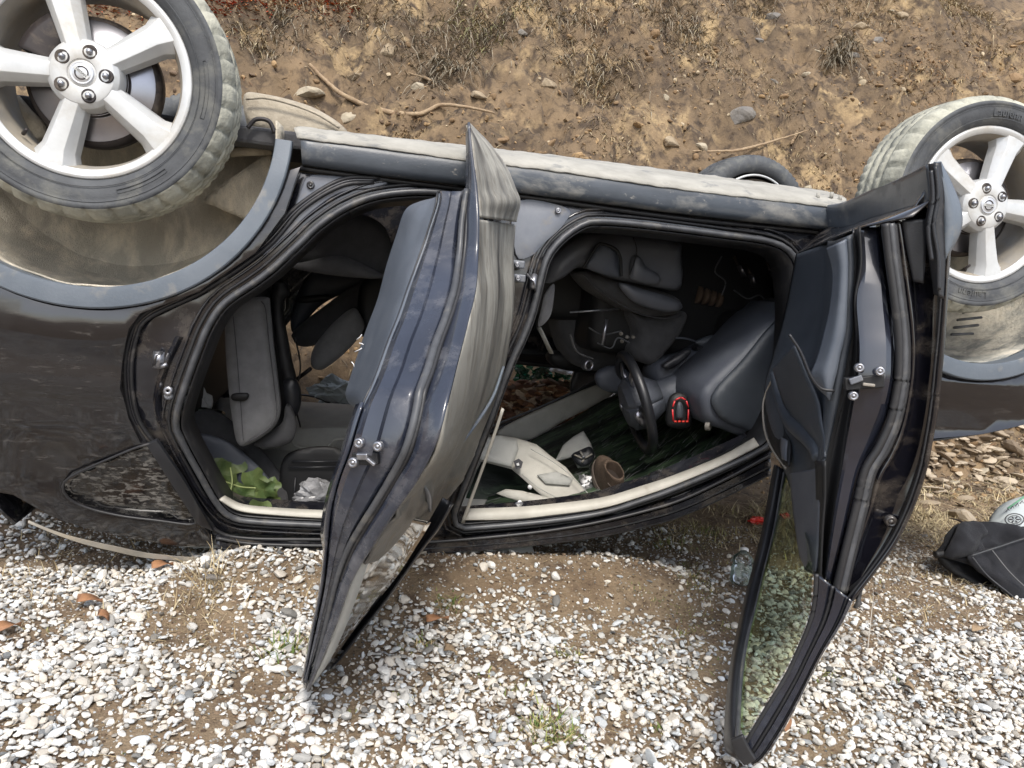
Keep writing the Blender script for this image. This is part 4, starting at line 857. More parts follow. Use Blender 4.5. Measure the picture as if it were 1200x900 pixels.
# outer skin, dusty and scraped, crumpled below
K1 = [(549, 146), (553, 165), (556, 195), (559, 225), (561, 254)]; K2 = [(550, 144), (577, 172), (597, 205), (605, 236), (603, 260), ]
loft('door_cladding', [RP(K1, 1, 0), RP([(a[0]*.5+b[0]*.5, a[1]*.5+b[1]*.5) for a, b in zip(K1, K2)], .72), RP(K2, .30), RP([(u+1, v) for u, v in K2], .16)], 40, 'door_scuffed', rd, thick=.006, m_across=16, disp=lambda P, i, j: np.array((.012*math.sin(i*3)*math.exp(-((j-.82)/.09)**2)+.004*fbm(P[2]*9, i*3, 1), 0, 0)))
K1 = [(561, 257), (560, 300), (557, 340), (548, 380), (536, 425), (525, 470), (513, 515), (491, 560), (466, 600), (441, 640), (425, 662)]
K2 = [(602, 263), (600, 300), (601, 340), (599, 380), (590, 430), (578, 470), (562, 508), (546, 540), (527, 580), (505, 616), (488, 637)]
Km = [(a[0]*.5+b[0]*.5, a[1]*.5+b[1]*.5) for a, b in zip(K1, K2)]
def crumple(P, i, j):
    k = math.exp(-((j-.80)/.16)**2); return np.array((.030*k*fbm(P[2]*7, i*4, 1)+.010*k*math.sin(i*14+j*20)+.0035*fbm(P[2]*3, i*2, 4), 0, .016*k*fbm(P[2]*6, i*5, 9)))
loft('door_skin', [RP(K1, 1, .0), RP([(a[0]*.85+b[0]*.15, a[1]*.85+b[1]*.15) for a, b in zip(K1, K2)], .93), RP(Km, .66), RP([(a[0]*.2+b[0]*.8, a[1]*.2+b[1]*.8) for a, b in zip(K1, K2)], .36), RP(K2, .17), RP([(u+2, v+1) for u, v in K2], .10)], 130, 'door_scuffed', rd, thick=.005, m_across=40, disp=crumple)
# creased metal shards and bent handle trim at the crushed part
for k, (a, b, c_) in enumerate([((446, 588), (470, 560), (498, 545)), ((452, 610), (475, 590), (500, 572)), ((462, 596), (472, 615), (480, 636)), ((484, 556), (500, 575), (504, 600)), ((440, 600), (455, 622), (452, 645))]):
    v, f = tube_g(cr([RD.pt(a, .82), RD.pt(b, .78), RD.pt(c_, .66)], 16), [.003, .006, .003], 6, flat=.35); link('creased_edge', v, f, 'jamb_grey' if k % 2 else 'plastic', rd)
v, f = tube_g(cr([RD.pt(p, s_) for p, s_ in (((470, 612), .80), ((488, 590), .72), ((505, 560), .6), ((540, 520), .45), ((575, 470), .3), ((590, 430), .2))], 50), [.004, .005, .004], 6); link('belt_moulding', v, f, 'cladding', rd)
# hanging window: mirror bright glass, pale frame strip, lower frame edge
G1 = [(450, 600), (436, 632), (418, 668), (404, 705), (392, 745), (378, 785), (366, 802)]; G2 = [(505, 612), (492, 634), (470, 668), (446, 700), (420, 733), (395, 766), (370, 798)]
loft('door_glass', [RP(G1, .97), RP([(a[0]*.5+b[0]*.5, a[1]*.5+b[1]*.5) for a, b in zip(G1, G2)], .83), RP(G2, .68)], 40, 'glass_mirror', rd, thick=.004, m_across=10, disp=lambda P, i, j: np.array((.004*fbm(P[2]*6, i*2, 1), 0, 0)))
P1 = [(438, 628), (418, 655), (404, 690), (394, 730), (380, 772), (362, 806)]; P2 = [(446, 632), (432, 660), (418, 700), (403, 740), (386, 775), (364, 806)]
loft('frame_strip', [RP(P1, 1.0, -.004), RP(P2, .97)], 40, 'grey_trim', rd, thick=.004)
P1 = [(520, 584), (505, 610), (490, 634), (470, 664), (446, 697), (420, 730), (394, 764), (361, 804)]; P2 = [(530, 590), (514, 618), (497, 640), (476, 670), (450, 706), (424, 738), (398, 772), (362, 811)]
loft('window_frame', [RP(P1, .50), RP([((a[0]+b[0])/2, (a[1]+b[1])/2) for a, b in zip(P1, P2)], .47), RP(P2, .50), RP([(u-3, v+1) for u, v in P2], .60)], 50, 'plastic', rd, thick=.004, m_across=8)
# back of the door towards the B-pillar, so it is a closed box from the side
loft('inner_shell', [RP(L1, .97), RP(L1, .30), RP([(u+6, v) for u, v in L1], .12)], 50, 'plastic', rd, thick=.004)

# ---- front door
fd = empty('front_door', FD.pt((1050, 300), .9), car)
def FP(px, s_): return rails_of(FD, px, s_)
T0 = [(934, 298), (929, 325), (923, 357), (914, 392), (905, 425), (897, 455), (900, 490), (910, 530), (925, 565), (935, 600), (938, 640), (944, 668)]; S0 = [.14, .14, .16, .20, .26, .34, .42, .52, .62, .72, .80, .86]
T1 = [(998, 275), (1000, 310), (999, 350), (998, 388), (992, 420), (986, 450), (979, 485), (971, 520), (965, 550), (962, 590), (959, 630), (955, 671)]; S1 = .96
def Tk(k): return [(a[0]*(1-k)+b[0]*k, a[1]*(1-k)+b[1]*k) for a, b in zip(T0, T1)]
loft('door_trim', [FP([(u+8, v+2) for u, v in T0], [s_*.6 for s_ in S0]), FP(T0, S0), FP(Tk(.35), [s_*.75+.25 for s_ in S0]), FP(Tk(.62), [s_*.5+.46 for s_ in S0]), FP(Tk(.85), [.93]*12), FP(T1, .965), FP([(u+2, v) for u, v in T1], .93)], 80, 'trim', fd, thick=.004, m_across=30,
     disp=lambda P, i, j: FD.n*(.012*math.exp(-((i-.55)/.06)**2)*(1 if j < .4 else 0)))
# raised blue-grey pad between the map pocket and the edge
A_ = [(968, 291), (975, 320), (972, 360), (964, 395), (957, 420), (950, 440), (958, 455), (966, 462)]; B_ = [(992, 280), (994, 310), (993, 350), (991, 388), (985, 415), (981, 435), (976, 455), (973, 470)]
def two(A, B, sa, sb, n, mat, name, parent, bulge=.0, mac=12, k=60, D=FD, thick=.004):
    mid_ = [D.pt(((a[0]+b[0])/2, (a[1]+b[1])/2), (x+y)/2+bulge) for a, b, x, y in zip(A, B, sa, sb)]
    return loft(name, [[D.pt(a, x) for a, x in zip(A, sa)], mid_, [D.pt(b, y) for b, y in zip(B, sb)]], k, mat, parent, thick=thick, m_across=mac)
two(A_, B_, [.93]*8, [.975]*8, 8, 'trim_light', 'trim_pad', fd, .02)
# armrest and pull handle
A_ = [(905, 432), (914, 462), (925, 490), (938, 510), (952, 530), (958, 545)]; B_ = [(930, 405), (945, 440), (958, 470), (962, 495), (966, 515), (966, 535)]
two(A_, B_, [.42, .5, .58, .68, .78, .86], [.80, .84, .88, .92, .95, .97], 6, 'trim', 'armrest', fd, .03)
v, f = tube_g(cr([FD.pt(p, s_) for p, s_ in [((906, 438), .40), ((914, 468), .48), ((926, 494), .60), ((944, 510), .74), ((956, 526), .86), ((960, 538), .9)]], 50), [.010, .017, .020, .019, .014], 12); link('pull_handle', v, f, 'trim', fd)
v, f = tube_g(cr([FD.pt(p, s_) for p, s_ in [((908, 438), .40), ((897, 462), .36), ((894, 480), .38), ((897, 508), .44), ((907, 530), .54), ((921, 549), .66)]], 50), [.0025, .003, .003, .0025], 7); link('handle_bezel', v, f, 'alloy_dark', fd)
two([(900, 470), (898, 495), (903, 520), (918, 545)], [(912, 480), (920, 505), (926, 520), (924, 546)], [.38, .42, .50, .64], [.48, .56, .62, .68], 4, 'black', 'handle_recess', fd, .0, 4, 20)
two([(915, 512), (914, 524), (916, 538)], [(923, 516), (922, 527), (921, 540)], [.56, .58, .62], [.60, .62, .66], 3, 'seat_vinyl', 'window_switch', fd, .004, 4, 12)
# lower pad of the trim by the window
two([(925, 555), (928, 590), (933, 630), (938, 655), (946, 668)], [(962, 548), (961, 585), (959, 625), (957, 655), (955, 670)], [.7, .78, .84, .88, .92], [.975]*5, 5, 'dash', 'trim_pad', fd, .01)
v, f = tube_g(cr([FD.pt(p, .985) for p in [(925, 392), (938, 412), (950, 440), (962, 455), (978, 458)]], 30), .0035, 6); link('trim_seam', v, f, 'plastic', fd)
# latch end: black groove, bright paint, seal
Fa = [(1001, 268), (1004, 310), (1001, 350), (1001, 388), (996, 415), (995, 445), (986, 480), (977, 515), (968, 550), (965, 590), (962, 630), (958, 675)]
Fb = [(1006, 266), (1008, 310), (1001, 350), (1003, 388), (1004, 415), (1002, 445), (996, 480), (990, 515), (985, 550), (978, 590), (972, 630), (966, 680)]
Fc_ = [(1032, 264), (1036, 310), (1042, 350), (1046, 388), (1047, 420), (1046, 450), (1038, 490), (1024, 520), (1007, 545), (997, 590), (987, 630), (973, 690)]
two(T1, Fb, [.955]*12, [.985]*12, 12, 'black', 'latch_groove', fd, -.02, 6)
Fm = [((a[0]+b[0])/2, (a[1]+b[1])/2) for a, b in zip(Fb, Fc_)]
def LS(px, d): return FP(px, [float(np.interp(p[1], [262, 350, 440, 540, 700], [.945, .985, 1.02, 1.0, 1.0]))+d for p in px])
loft('latch_face', [LS(Fb, -.02), LS([(a[0]*.92+b[0]*.08, a[1]) for a, b in zip(Fb, Fc_)], .004), LS([(a[0]*.75+b[0]*.25, a[1]) for a, b in zip(Fb, Fc_)], .008), LS([(a[0]*.2+b[0]*.8, a[1]) for a, b in zip(Fb, Fc_)], .008), LS([(a[0]*.07+b[0]*.93, a[1]) for a, b in zip(Fb, Fc_)], .002), LS(Fc_, -.02), LS([(u+16, v) for u, v in Fc_], -.03)], 100, 'latch_black', fd, thick=.004, disp=lambda P, i, j: FD.a*(.005*fbm(P[2]*4, 1, 5)))
for p in ((1007, 431), (1031, 435), (1000, 464)): screw(FD.pt(p, 1.045), FD.a, .009, fd)
endbox(FD, (1012, 448), 1.028, .070, .024, .02, 'black', 'latch', fd, -12); endbox(FD, (1003, 445), 1.042, .024, .012, .008, 'jamb_grey', 'latch', fd, -28); endbox(FD, (1018, 451), 1.042, .022, .006, .008, 'alloy_dark', 'latch', fd, 0)
# seal: thick ribbed rubber
for du, r_, m in ((4, .0085, 'rubber'), (10, .0075, 'rubber_grey'), (15, .004, 'rubber')):
    pts = [(1034, 262), (1038, 300), (1044, 345), (1049, 388), (1050, 420), (1048, 452), (1040, 492), (1026, 523), (1010, 550), (1000, 592), (988, 640), (976, 690)]
    v, f = tube_g(cr(FP([(u+du, v+(du if v > 500 else 0)*.3) for u, v in pts], 1.005), 120), [r_]*3, 9); link('door_seal', v, f, m, fd)
# inner flange of the shell, outer skin lip
I1 = [(1052, 258), (1058, 300), (1064, 345), (1069, 388), (1070, 420), (1067, 455), (1058, 500), (1046, 530), (1030, 560), (1018, 600), (1003, 645), (984, 700)]
I2 = [(1100, 205), (1112, 270), (1110, 330), (1106, 390), (1102, 430), (1098, 470), (1092, 510), (1084, 550), (1070, 592), (1052, 630), (1030, 662), (998, 703)]
def fdisp(P, i, j): return FD.a*(.005*fbm(P[2]*3, i*1.5, 2)-.008*math.exp(-((i-.15)/.06)**2))
loft('door_shell', [FP([(u-22, v) for u, v in I1], .97), FP(I1, 1.0), FP([(a[0]*.8+b[0]*.2, a[1]) for a, b in zip(I1, I2)], .985), FP([(a[0]*.35+b[0]*.65, a[1]*.35+b[1]*.65) for a, b in zip(I1, I2)], .98), FP([(a[0]*.1+b[0]*.9, a[1]*.1+b[1]*.9) for a, b in zip(I1, I2)], .995), FP(I2, 1.02)], 110, 'paint', fd, thick=.004, m_across=24, disp=fdisp)
v, f = tube_g(cr(FP([(u-1, v) for u, v in I2], 1.022), 110), .0042, 8); link('hem', v, f, 'paint', fd)
v, f = tube_g(cr(FP([(u-6, v) for u, v in I2], 1.018), 110), .0025, 6); link('hem', v, f, 'rubber', fd)
# outer skin turned away from us
loft('door_skin', [FP(I2, 1.022), FP([(u-2, v) for u, v in I2], .98), FP([(u-14, v) for u, v in I2], .6), FP([(u-24, v) for u, v in I2], .1)], 70, 'paint', fd, thick=.003, m_across=10)
screw(FD.pt((1044, 611), .995), FD.a, .012, fd, 'dent_plug', 'jamb')
loft('rubber_corner', [FP([(994, 690), (1000, 700), (1008, 706)], .99), FP([(1020, 668), (1010, 690), (999, 712)], 1.0)], 10, 'rubber', fd, thick=.008, bevel=.003)
# bottom of the door (on top here): sill cladding running from the hinge to the latch end
C1 = [(965, 243), (990, 240), (1030, 222), (1070, 203), (1090, 192)]; C2 = [(966, 255), (992, 254), (1030, 243), (1070, 231), (1093, 223)]; C3 = [(968, 268), (992, 268), (1030, 256), (1068, 246), (1092, 238)]
ss = [.02, .15, .45, .85, 1.02]
loft('door_cladding', [[FD.pt(p, s_)+np.array((.02, .04, .0)) for p, s_ in zip([(u, v-3) for u, v in C1], ss)], [FD.pt(p, s_) for p, s_ in zip(C1, ss)], [FD.pt(p, s_) for p, s_ in zip([(u, v+5) for u, v in C1], ss)], [FD.pt(p, s_) for p, s_ in zip(C2, ss)], [FD.pt(p, s_) for p, s_ in zip(C3, ss)]], 60, 'sill', fd, thick=.005, m_across=14)
loft('door_bottom', [[FD.pt(p, s_) for p, s_ in zip([(968, 266), (992, 266), (1030, 254), (1068, 244), (1092, 236)], ss)], [FD.pt(p, s_) for p, s_ in zip([(934, 298), (960, 287), (998, 272), (1035, 262), (1070, 255)], [.1, .4, .9, 1.0, 1.02])]], 40, 'jamb', fd, thick=.004, m_across=8)
v, f = tube_g([FD.pt(p, s_) for p, s_ in (((968, 240), .03), ((970, 262), .03), ((975, 270), .05))], .007, 8); link('door_hinge', v, f, 'steel_dark', fd)
two([(1094, 190), (1100, 215), (1104, 260), (1104, 290), (1106, 305)], [(1103, 189), (1116, 215), (1127, 245), (1126, 272), (1110, 303)], [1.03]*5, [1.0]*5, 5, 'cladding', 'cladding_end', fd, .02, 8, 40)
two([(1088, 192), (1090, 225), (1084, 262), (1088, 300), (1094, 345)], [(1103, 190), (1107, 225), (1106, 262), (1108, 300), (1106, 350)], [1.02]*5, [1.035]*5, 5, 'rubber', 'torn_seal', fd, .012, 8, 40)
for a in ([(1096, 195), (1099, 230), (1094, 265), (1099, 300), (1100, 340)], [(1091, 200), (1093, 235), (1088, 270), (1092, 305)]):
    v, f = tube_g(cr(FP(a, 1.045), 40), .004, 7); link('torn_seal', v, f, 'plastic', fd)
two([(1035, 262), (1040, 300), (1043, 330)], [(1052, 262), (1050, 300), (1048, 335)], [1.0]*3, [1.0]*3, 3, 'black', 'shell_opening', fd, -.01, 4, 12)
# triangular dark opening near the bottom corner
two([(1057, 258), (1062, 290), (1070, 330)], [(1086, 256), (1086, 290), (1082, 332)], [1.004]*3, [1.012]*3, 3, 'plastic', 'inner_plate', fd, .0, 6, 20)
# window: green glass in its frame
GL = [(921, 553), (916, 575), (910, 610), (902, 645), (893, 680), (885, 715), (878, 745), (872, 780), (869, 815), (868, 850), (871, 862)]
GRt = [(948, 640), (952, 665), (951, 690), (949, 715), (943, 735), (934, 757), (923, 780), (911, 800), (899, 820), (886, 842), (876, 861)]
sl_ = [.30, .34, .40, .48, .56, .65, .73, .82, .90, .98, 1.03]; sr_ = [1.03]*11
loft('door_glass', [FP(GL, sl_), FP([((a[0]+b[0])/2, (a[1]+b[1])/2) for a, b in zip(GL, GRt)], [(a+b)/2 for a, b in zip(sl_, sr_)]), FP(GRt, sr_)], 40, 'glass_green', fd, m_across=8)
loft('door_glass_edge', [FP(GL, sl_), FP([(u+3, v) for u, v in GL], [s_+.01 for s_ in sl_])], 40, 'glass_green', fd)
FL = [(910, 545), (906, 565), (900, 600), (893, 635), (884, 670), (875, 705), (867, 740), (860, 775), (856, 810), (853, 850), (854, 880), (868, 891)]
FR_ = [(922, 552), (918, 575), (912, 610), (904, 645), (895, 680), (887, 715), (879, 745), (873, 780), (870, 815), (868, 848), (868, 868), (876, 886)]
sf = [.26, .29, .34, .42, .50, .60, .69, .79, .88, .97, 1.03, 1.05]
loft('window_frame', [[P+FD.n*.01 for P in FP([(u+1, v) for u, v in FL], [s_-.05 for s_ in sf])], FP(FL, sf), FP([(a[0]*.55+b[0]*.45, a[1]*.55+b[1]*.45) for a, b in zip(FL, FR_)], [s_+.015 for s_ in sf]), FP(FR_, sf)], 80, 'plastic', fd, thick=.004, m_across=12)
v, f = tube_g(cr(FP([(u-3, v) for u, v in FR_], [s_+.01 for s_ in sf]), 80), .0055, 8); link('glass_channel', v, f, 'rubber_grey', fd)
# rear upright of the window frame: broad black gloss with two channels
H1 = [(956, 672), (955, 695), (952, 718), (945, 740), (935, 763), (924, 787), (911, 809), (898, 830), (886, 850), (873, 872), (869, 880)]
H2 = [(999, 704), (991, 722), (981, 740), (970, 757), (959, 776), (947, 800), (935, 824), (922, 848), (910, 868), (896, 888), (883, 898)]
def Hk(k): return [(a[0]*(1-k)+b[0]*k, a[1]*(1-k)+b[1]*k) for a, b in zip(H1, H2)]
loft('window_upright', [FP(H1, 1.035), FP(Hk(.10), 1.055), FP(Hk(.34), 1.06), FP(Hk(.42), 1.045), FP(Hk(.50), 1.045), FP(Hk(.56), 1.062), FP(Hk(.80), 1.065), FP(Hk(.86), 1.05), FP(Hk(.92), 1.065), FP(H2, 1.06), FP([(u+1, v) for u, v in H2], 1.02), FP(Hk(.8), 1.0)], 80, 'latch_black', fd, thick=.003)
for k, r_ in ((.02, .005), (.46, .004), (.86, .003)):
    v, f = tube_g(cr(FP(Hk(k), 1.05), 80), r_, 8); link('upright_seal', v, f, 'rubber', fd)
loft('frame_corner', [FP([(855, 868), (862, 885), (872, 898)], 1.06), FP([(870, 862), (876, 875), (886, 892)], 1.07)], 12, 'rubber', fd, thick=.01, bevel=.003)
# upper shell area between trim end and window upright
two([(955, 540), (956, 580), (957, 620), (956, 675)], [(966, 540), (966, 580), (963, 620), (960, 690)], [.95]*4, [1.0]*4, 4, 'black', 'latch_groove', fd, 0, 4, 20)
loft('inner_shell', [FP(Fa, .95), FP(Fa, .5), FP([(u, v) for u, v in T0], [.1]*12)], 50, 'plastic', fd, thick=.004)

# ------------------------------------------------------------------ cabin of the car
def rbox(name, c, s, mat, parent, rot=(0, 0, 0), bevel=.02, seg=3):
    v, f = box_g((0, 0, 0), s); R_ = Matrix.Rotation(rot[2], 3, 'Z') @ Matrix.Rotation(rot[1], 3, 'Y') @ Matrix.Rotation(rot[0], 3, 'X')
    v = [tuple(R_ @ Vector(x)+Vector(c)) for x in v]; o = link(name, v, f, mat, parent); mods(o, bevel=bevel, seg=seg, angle=30); return o
YN = (0, 1, 0)
def pl(name, px, Y, thick, bulge, mat, parent, R=.04, n=YN, **kw):
    c = atY(px[0], Y) if not isinstance(Y, tuple) else Y; return pillow(name, px, c, n, thick, bulge, mat, parent, R=R, **kw)
# roof: headlining ring with dark glass roof opening, seen on the ground side
def roofz(x): return .13 if x < .15 else .13
hl = [(-1.15, .30), (-1.1, .27), (-.6, .26), (.02, .26), (.05, .88), (.02, 1.5), (-.6, 1.5), (-1.2, 1.49)]
op1 = cr([(-.62, .36), (-.22, .36), (-.20, .42), (-.20, 1.0), (-.24, 1.10), (-.60, 1.10), (-.64, 1.0), (-.64, .42)], 40, True)
P, Fc = cdt(dense(hl, .08), [op1], .1); o = link('headlining', [(x, y, .135+(.26*(max(0, y-.26)/1.24)**1.2)) for x, y in P], Fc, 'grey_trim', car); mods(o, .01, -1)
o = link('roof_skin', [(min(x, .12), max(y, .50), .085) for x, y in hl], [list(range(len(hl)))], 'black', car, smooth=False); mods(o, .012, 1)
# pale edge trims along the near side of the roof
def edge(px, r_, off, name='edge_trim', mat='white_trim', flat=1):
    v, f = tube_g(cr([side(p, off) for p in px], 60), r_, 8, flat=flat); return link(name, v, f, mat, car)
loft('edge_trim', [[side(p, .06) for p in [(262, 582), (284, 592), (320, 596), (383, 599), (450, 599)]], [side(p, .03) for p in [(256, 586), (280, 599), (320, 604), (383, 608), (450, 608)]]], 40, 'white_trim', car, thick=.006)
loft('edge_trim', [[side(p, .07) for p in [(548, 597), (600, 595), (640, 592), (705, 584), (750, 571), (790, 558), (845, 536), (884, 514)]], [side(p, .03) for p in [(544, 610), (600, 609), (640, 605), (705, 596), (750, 583), (790, 569), (845, 546), (890, 523)]]], 60, 'white_trim', car, thick=.006)
loft('edge_trim', [[side(p, .03) for p in [(588, 478), (574, 520), (558, 565), (540, 613)]], [side(p, .03) for p in [(591, 480), (577, 522), (561, 566), (544, 614)]]], 20, 'white_trim', car, thick=.004)
# windscreen, lying low: dark green tinted glass with grass showing in it painted into its colour as streaks, and the far pillar trim
WSM = M('dark_glass_painted_grass', (.022, .040, .026), (.12, .18, .10), sc=16, rough=.45, coat=0, spec=.25, contrast=(.42, .70), stretch=(.5, 2.6, 1), dirt=((.20, .27, .18), .58, .72, 26, .5), grime=((.006, .009, .007), .45, .6, 4, .4), bump=.3, bsc=30)
wn = cr([side(p, .10) for p in [(560, 603), (640, 599), (705, 590), (750, 577), (800, 560), (850, 538), (888, 514)]], 24); wf = cr([atY(p, 1.36) for p in [(590, 528), (620, 517), (665, 493), (718, 464), (765, 440), (812, 418)]], 24)
WG = [wn, wn*.72+wf*.28+np.array((0, 0, -.035)), wn*.4+wf*.6+np.array((0, 0, -.045)), wf]
loft('windscreen', WG, 40, WSM, car, thick=.006, m_across=30, disp=lambda P, i, j: np.array((0, 0, .008*fbm(P[0]*6, P[1]*6, 3))))
VS = []
for k in range(420):                                       # fine splits in the laminated glass, coloured pale to imitate grass showing in it
    a_ = rnd.uniform(0, 1); k_ = rnd.randint(0, 23); b0 = wn[k_]*(1-a_)+wf[k_]*a_; b0 = b0+np.array((0, 0, -.17*a_*(1-a_)+.006)); L = rnd.uniform(.02, .11)
    dd = (wf[k_]-wn[k_])*.25+(wn[min(23, k_+1)]-wn[k_]+1e-4)*rnd.uniform(4, 9); dd = dd/np.linalg.norm(dd); p0 = b0; p1 = b0+dd*L; VS.append(tube_g([p0, (p0+p1)/2+np.array((0, rnd.gauss(0, .004), 0)), p1], .0008, 3))
v, f = join(VS); tag(link('glass_cracks', v, f, 'fabric', car), kind='stuff')
pl('pillar_trim', [(584, 508), (640, 478), (711, 449), (718, 463), (665, 492), (620, 516)], 1.35, .04, .01, 'beige', car, R=.02)
v, f = tube_g(cr([atY(p, 1.42) for p in [(560, 512), (590, 500), (640, 480), (690, 455), (712, 442)]], 30), .016, 8); link('far_seal', v, f, 'rubber', car)
v, f = tube_g(cr([atY(p, 1.42) for p in [(560, 506), (590, 494), (640, 474), (690, 450), (712, 436)]], 30), .006, 8); link('far_seal', v, f, 'rubber_grey', car)
pl('far_mirror_base', [(676, 434), (703, 438), (712, 447), (672, 463)], 1.60, .03, .006, 'plastic', car, R=.02)
pl('roof_glass', [(548, 606), (556, 560), (572, 530), (590, 520), (625, 540), (668, 585), (712, 600), (700, 606), (630, 612)], .62, .02, .004, WSM, car, R=.01, n=(0, 1, -.5))
# boot and rear side trim
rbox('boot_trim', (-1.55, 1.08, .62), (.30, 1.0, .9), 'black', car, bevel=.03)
pl('side_trim', [(212, 500), (235, 480), (262, 486), (300, 520), (330, 560), (332, 600), (262, 600), (236, 560)], .55, .10, .01, 'fabric_dark', car, n=(0, 1, -.3))
pl('pillar_lining', [(222, 512), (262, 516), (300, 545), (322, 575), (320, 604), (265, 597), (240, 555)], .42, .02, .006, 'dash', car, R=.02)
pl('roof_lining', [(330, 505), (415, 503), (415, 532), (350, 530), (332, 548), (322, 585), (300, 560), (290, 530), (300, 512)], 1.0, .03, .01, 'grey_trim', car, R=.02)
v, f = tube_g(cr([atY(p, .93) for p in [(340, 514), (350, 524), (380, 526), (392, 516), (408, 514)]], 24), .006, 8); link('grab_handle', v, f, 'grey_trim', car)
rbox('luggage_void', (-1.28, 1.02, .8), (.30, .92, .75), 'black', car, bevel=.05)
pl('roof_glass', [(338, 532), (404, 531), (410, 606), (322, 606), (326, 575)], .50, .02, .004, 'black', car, R=.01)
for a in ([(342, 541), (402, 541)], [(338, 548), (404, 547)], [(346, 560), (344, 600)]):
    v, f = tube_g([atY(p, .49) for p in a], .003, 6); link('roof_blind_bar', v, f, 'plastic', car)
# rear seat
rs = empty('rear_seat', (-.9, .6, 1.2), car)
pl('seat_cushion', [(342, 300), (362, 274), (392, 254), (425, 250), (452, 266), (462, 300), (455, 318), (440, 327), (400, 322), (352, 311)], .42, .30, .05, 'fabric_dark', rs, R=.07)
pl('seat_cushion', [(338, 313), (360, 306), (400, 300), (442, 318), (452, 326), (400, 324)], .36, .10, .02, 'fabric_dark', rs, R=.03)
pl('backrest', [(288, 338), (306, 334), (313, 342), (318, 380), (326, 430), (335, 480), (335, 520), (330, 524), (300, 500)], .46, .30, .03, 'black', rs, R=.04)
pl('backrest', [(262, 380), (266, 362), (280, 352), (310, 349), (314, 358), (318, 400), (324, 450), (327, 485), (318, 505), (290, 523), (278, 522), (272, 500), (265, 440)], .34, .10, .022, 'fabric', rs, R=.035, num=90)
v, f = tube_g(cr([atY(p, .325) for p in [(306, 353), (311, 362), (315, 400), (321, 450), (324, 484), (315, 502), (291, 518)]], 60), .0022, 6); link('seat_piping', v, f, 'fabric_dark', rs)
v, f = tube_g(cr([atY(p, .325) for p in [(272, 360), (276, 400), (281, 460), (285, 516)]], 40), .0012, 5); link('seat_piping', v, f, 'fabric_dark', rs)
pl('belt_slot', [(272, 462), (290, 461), (291, 466), (286, 470), (272, 469)], .317, .012, .003, 'black', rs, R=.01, num=20)
pl('head_restraint', [(298, 520), (328, 500), (334, 478), (342, 486), (346, 505), (340, 520), (318, 527), (304, 526)], .40, .10, .02, 'fabric_dark', rs, R=.03)
pl('recliner', [(328, 455), (340, 444), (350, 452), (352, 475), (345, 490), (334, 488)], .50, .06, .012, 'plastic', rs, R=.02)
pl('backrest', [(318, 338), (332, 330), (338, 345), (330, 360), (340, 420), (346, 450), (332, 450), (322, 400)], .52, .08, .01, 'black', rs, R=.02)
# rear seats of the far side: shells and head restraint
pl('seat_cushion', [(348, 345), (366, 318), (400, 318), (440, 324), (434, 334), (398, 346), (374, 360), (352, 384), (342, 390), (340, 372)], 1.05, .22, .03, 'dash', rs, R=.05)
pl('seat_base', [(352, 348), (385, 346), (385, 352), (352, 355)], 1.0, .02, .004, 'black', rs, R=.01)
pl('backrest', [(344, 388), (380, 360), (420, 332), (440, 330), (450, 360), (420, 380), (372, 404), (350, 406), (343, 398)], .95, .20, .02, 'fabric_dark', rs, R=.04)
pl('head_restraint', [(364, 420), (370, 404), (392, 378), (414, 362), (424, 372), (427, 385), (416, 402), (398, 420), (378, 434), (366, 432)], .80, .10, .03, 'fabric', rs, R=.05)
v, f = tube_g([atY((364, 432), .84), atY((346, 446), .9), atY((340, 462), .95)], .008, 8); link('belt_anchor', v, f, 'steel_dark', rs)
pl('far_shell', [(425, 330), (470, 318), (470, 400), (428, 396), (420, 384)], .9, .05, .02, 'black', car)
# front seat
fs = empty('front_seat', (.25, .5, 1.2), car)
pl('seat_side', [(644, 331), (650, 304), (668, 286), (690, 274), (715, 270), (750, 275), (798, 283), (803, 300), (802, 337), (785, 339), (760, 334), (724, 326), (686, 312), (662, 326)], .36, .30, .03, 'seat_vinyl', fs, R=.03, num=90)
pl('seat_base', [(688, 312), (701, 289), (708, 287), (722, 293), (727, 322), (718, 324)], .318, .03, .006, 'dash', fs, R=.012, num=30)
v, f = tube_g(cr([atY(p, .318) for p in [(684, 314), (699, 289), (706, 286), (721, 292), (727, 303), (728, 324)]], 40), .0055, 7); link('seat_seam', v, f, 'black', fs)
pl('seat_lever', [(740, 318), (744, 300), (752, 302), (758, 312), (773, 322), (774, 331), (762, 333), (742, 327)], .322, .03, .008, 'seat_vinyl', fs, R=.012, num=40)
v, f = tube_g(cr([atY(p, .318) for p in [(742, 278), (746, 292), (744, 304), (738, 322)]], 24), .002, 6); link('seat_seam', v, f, 'black', fs)
pl('seat_bolster', [(686, 320), (700, 319), (730, 328), (770, 338), (800, 350), (804, 362), (796, 369), (770, 371), (748, 366), (718, 350), (700, 338)], .42, .24, .045, 'fabric_dark', fs, R=.06, num=80)
v, f = tube_g(cr([atY(p, .385) for p in [(684, 322), (700, 338), (722, 354), (748, 367), (775, 373), (798, 370)]], 40), .003, 6); link('seat_piping', v, f, 'rubber', fs)
pl('seat_bolster', [(728, 332), (760, 340), (795, 352), (802, 361), (788, 366), (765, 362), (742, 352)], .372, .04, .016, 'seat_vinyl', fs, R=.03, num=40)
pl('backrest', [(742, 366), (760, 370), (806, 366), (803, 388), (785, 412), (769, 428), (752, 424), (744, 412), (750, 392)], .50, .20, .03, 'fabric_dark', fs, R=.05)
pl('backrest', [(655, 345), (690, 348), (730, 368), (748, 380), (742, 425), (712, 436), (680, 430), (662, 400)], .80, .25, .05, 'fabric_dark', fs, R=.08)
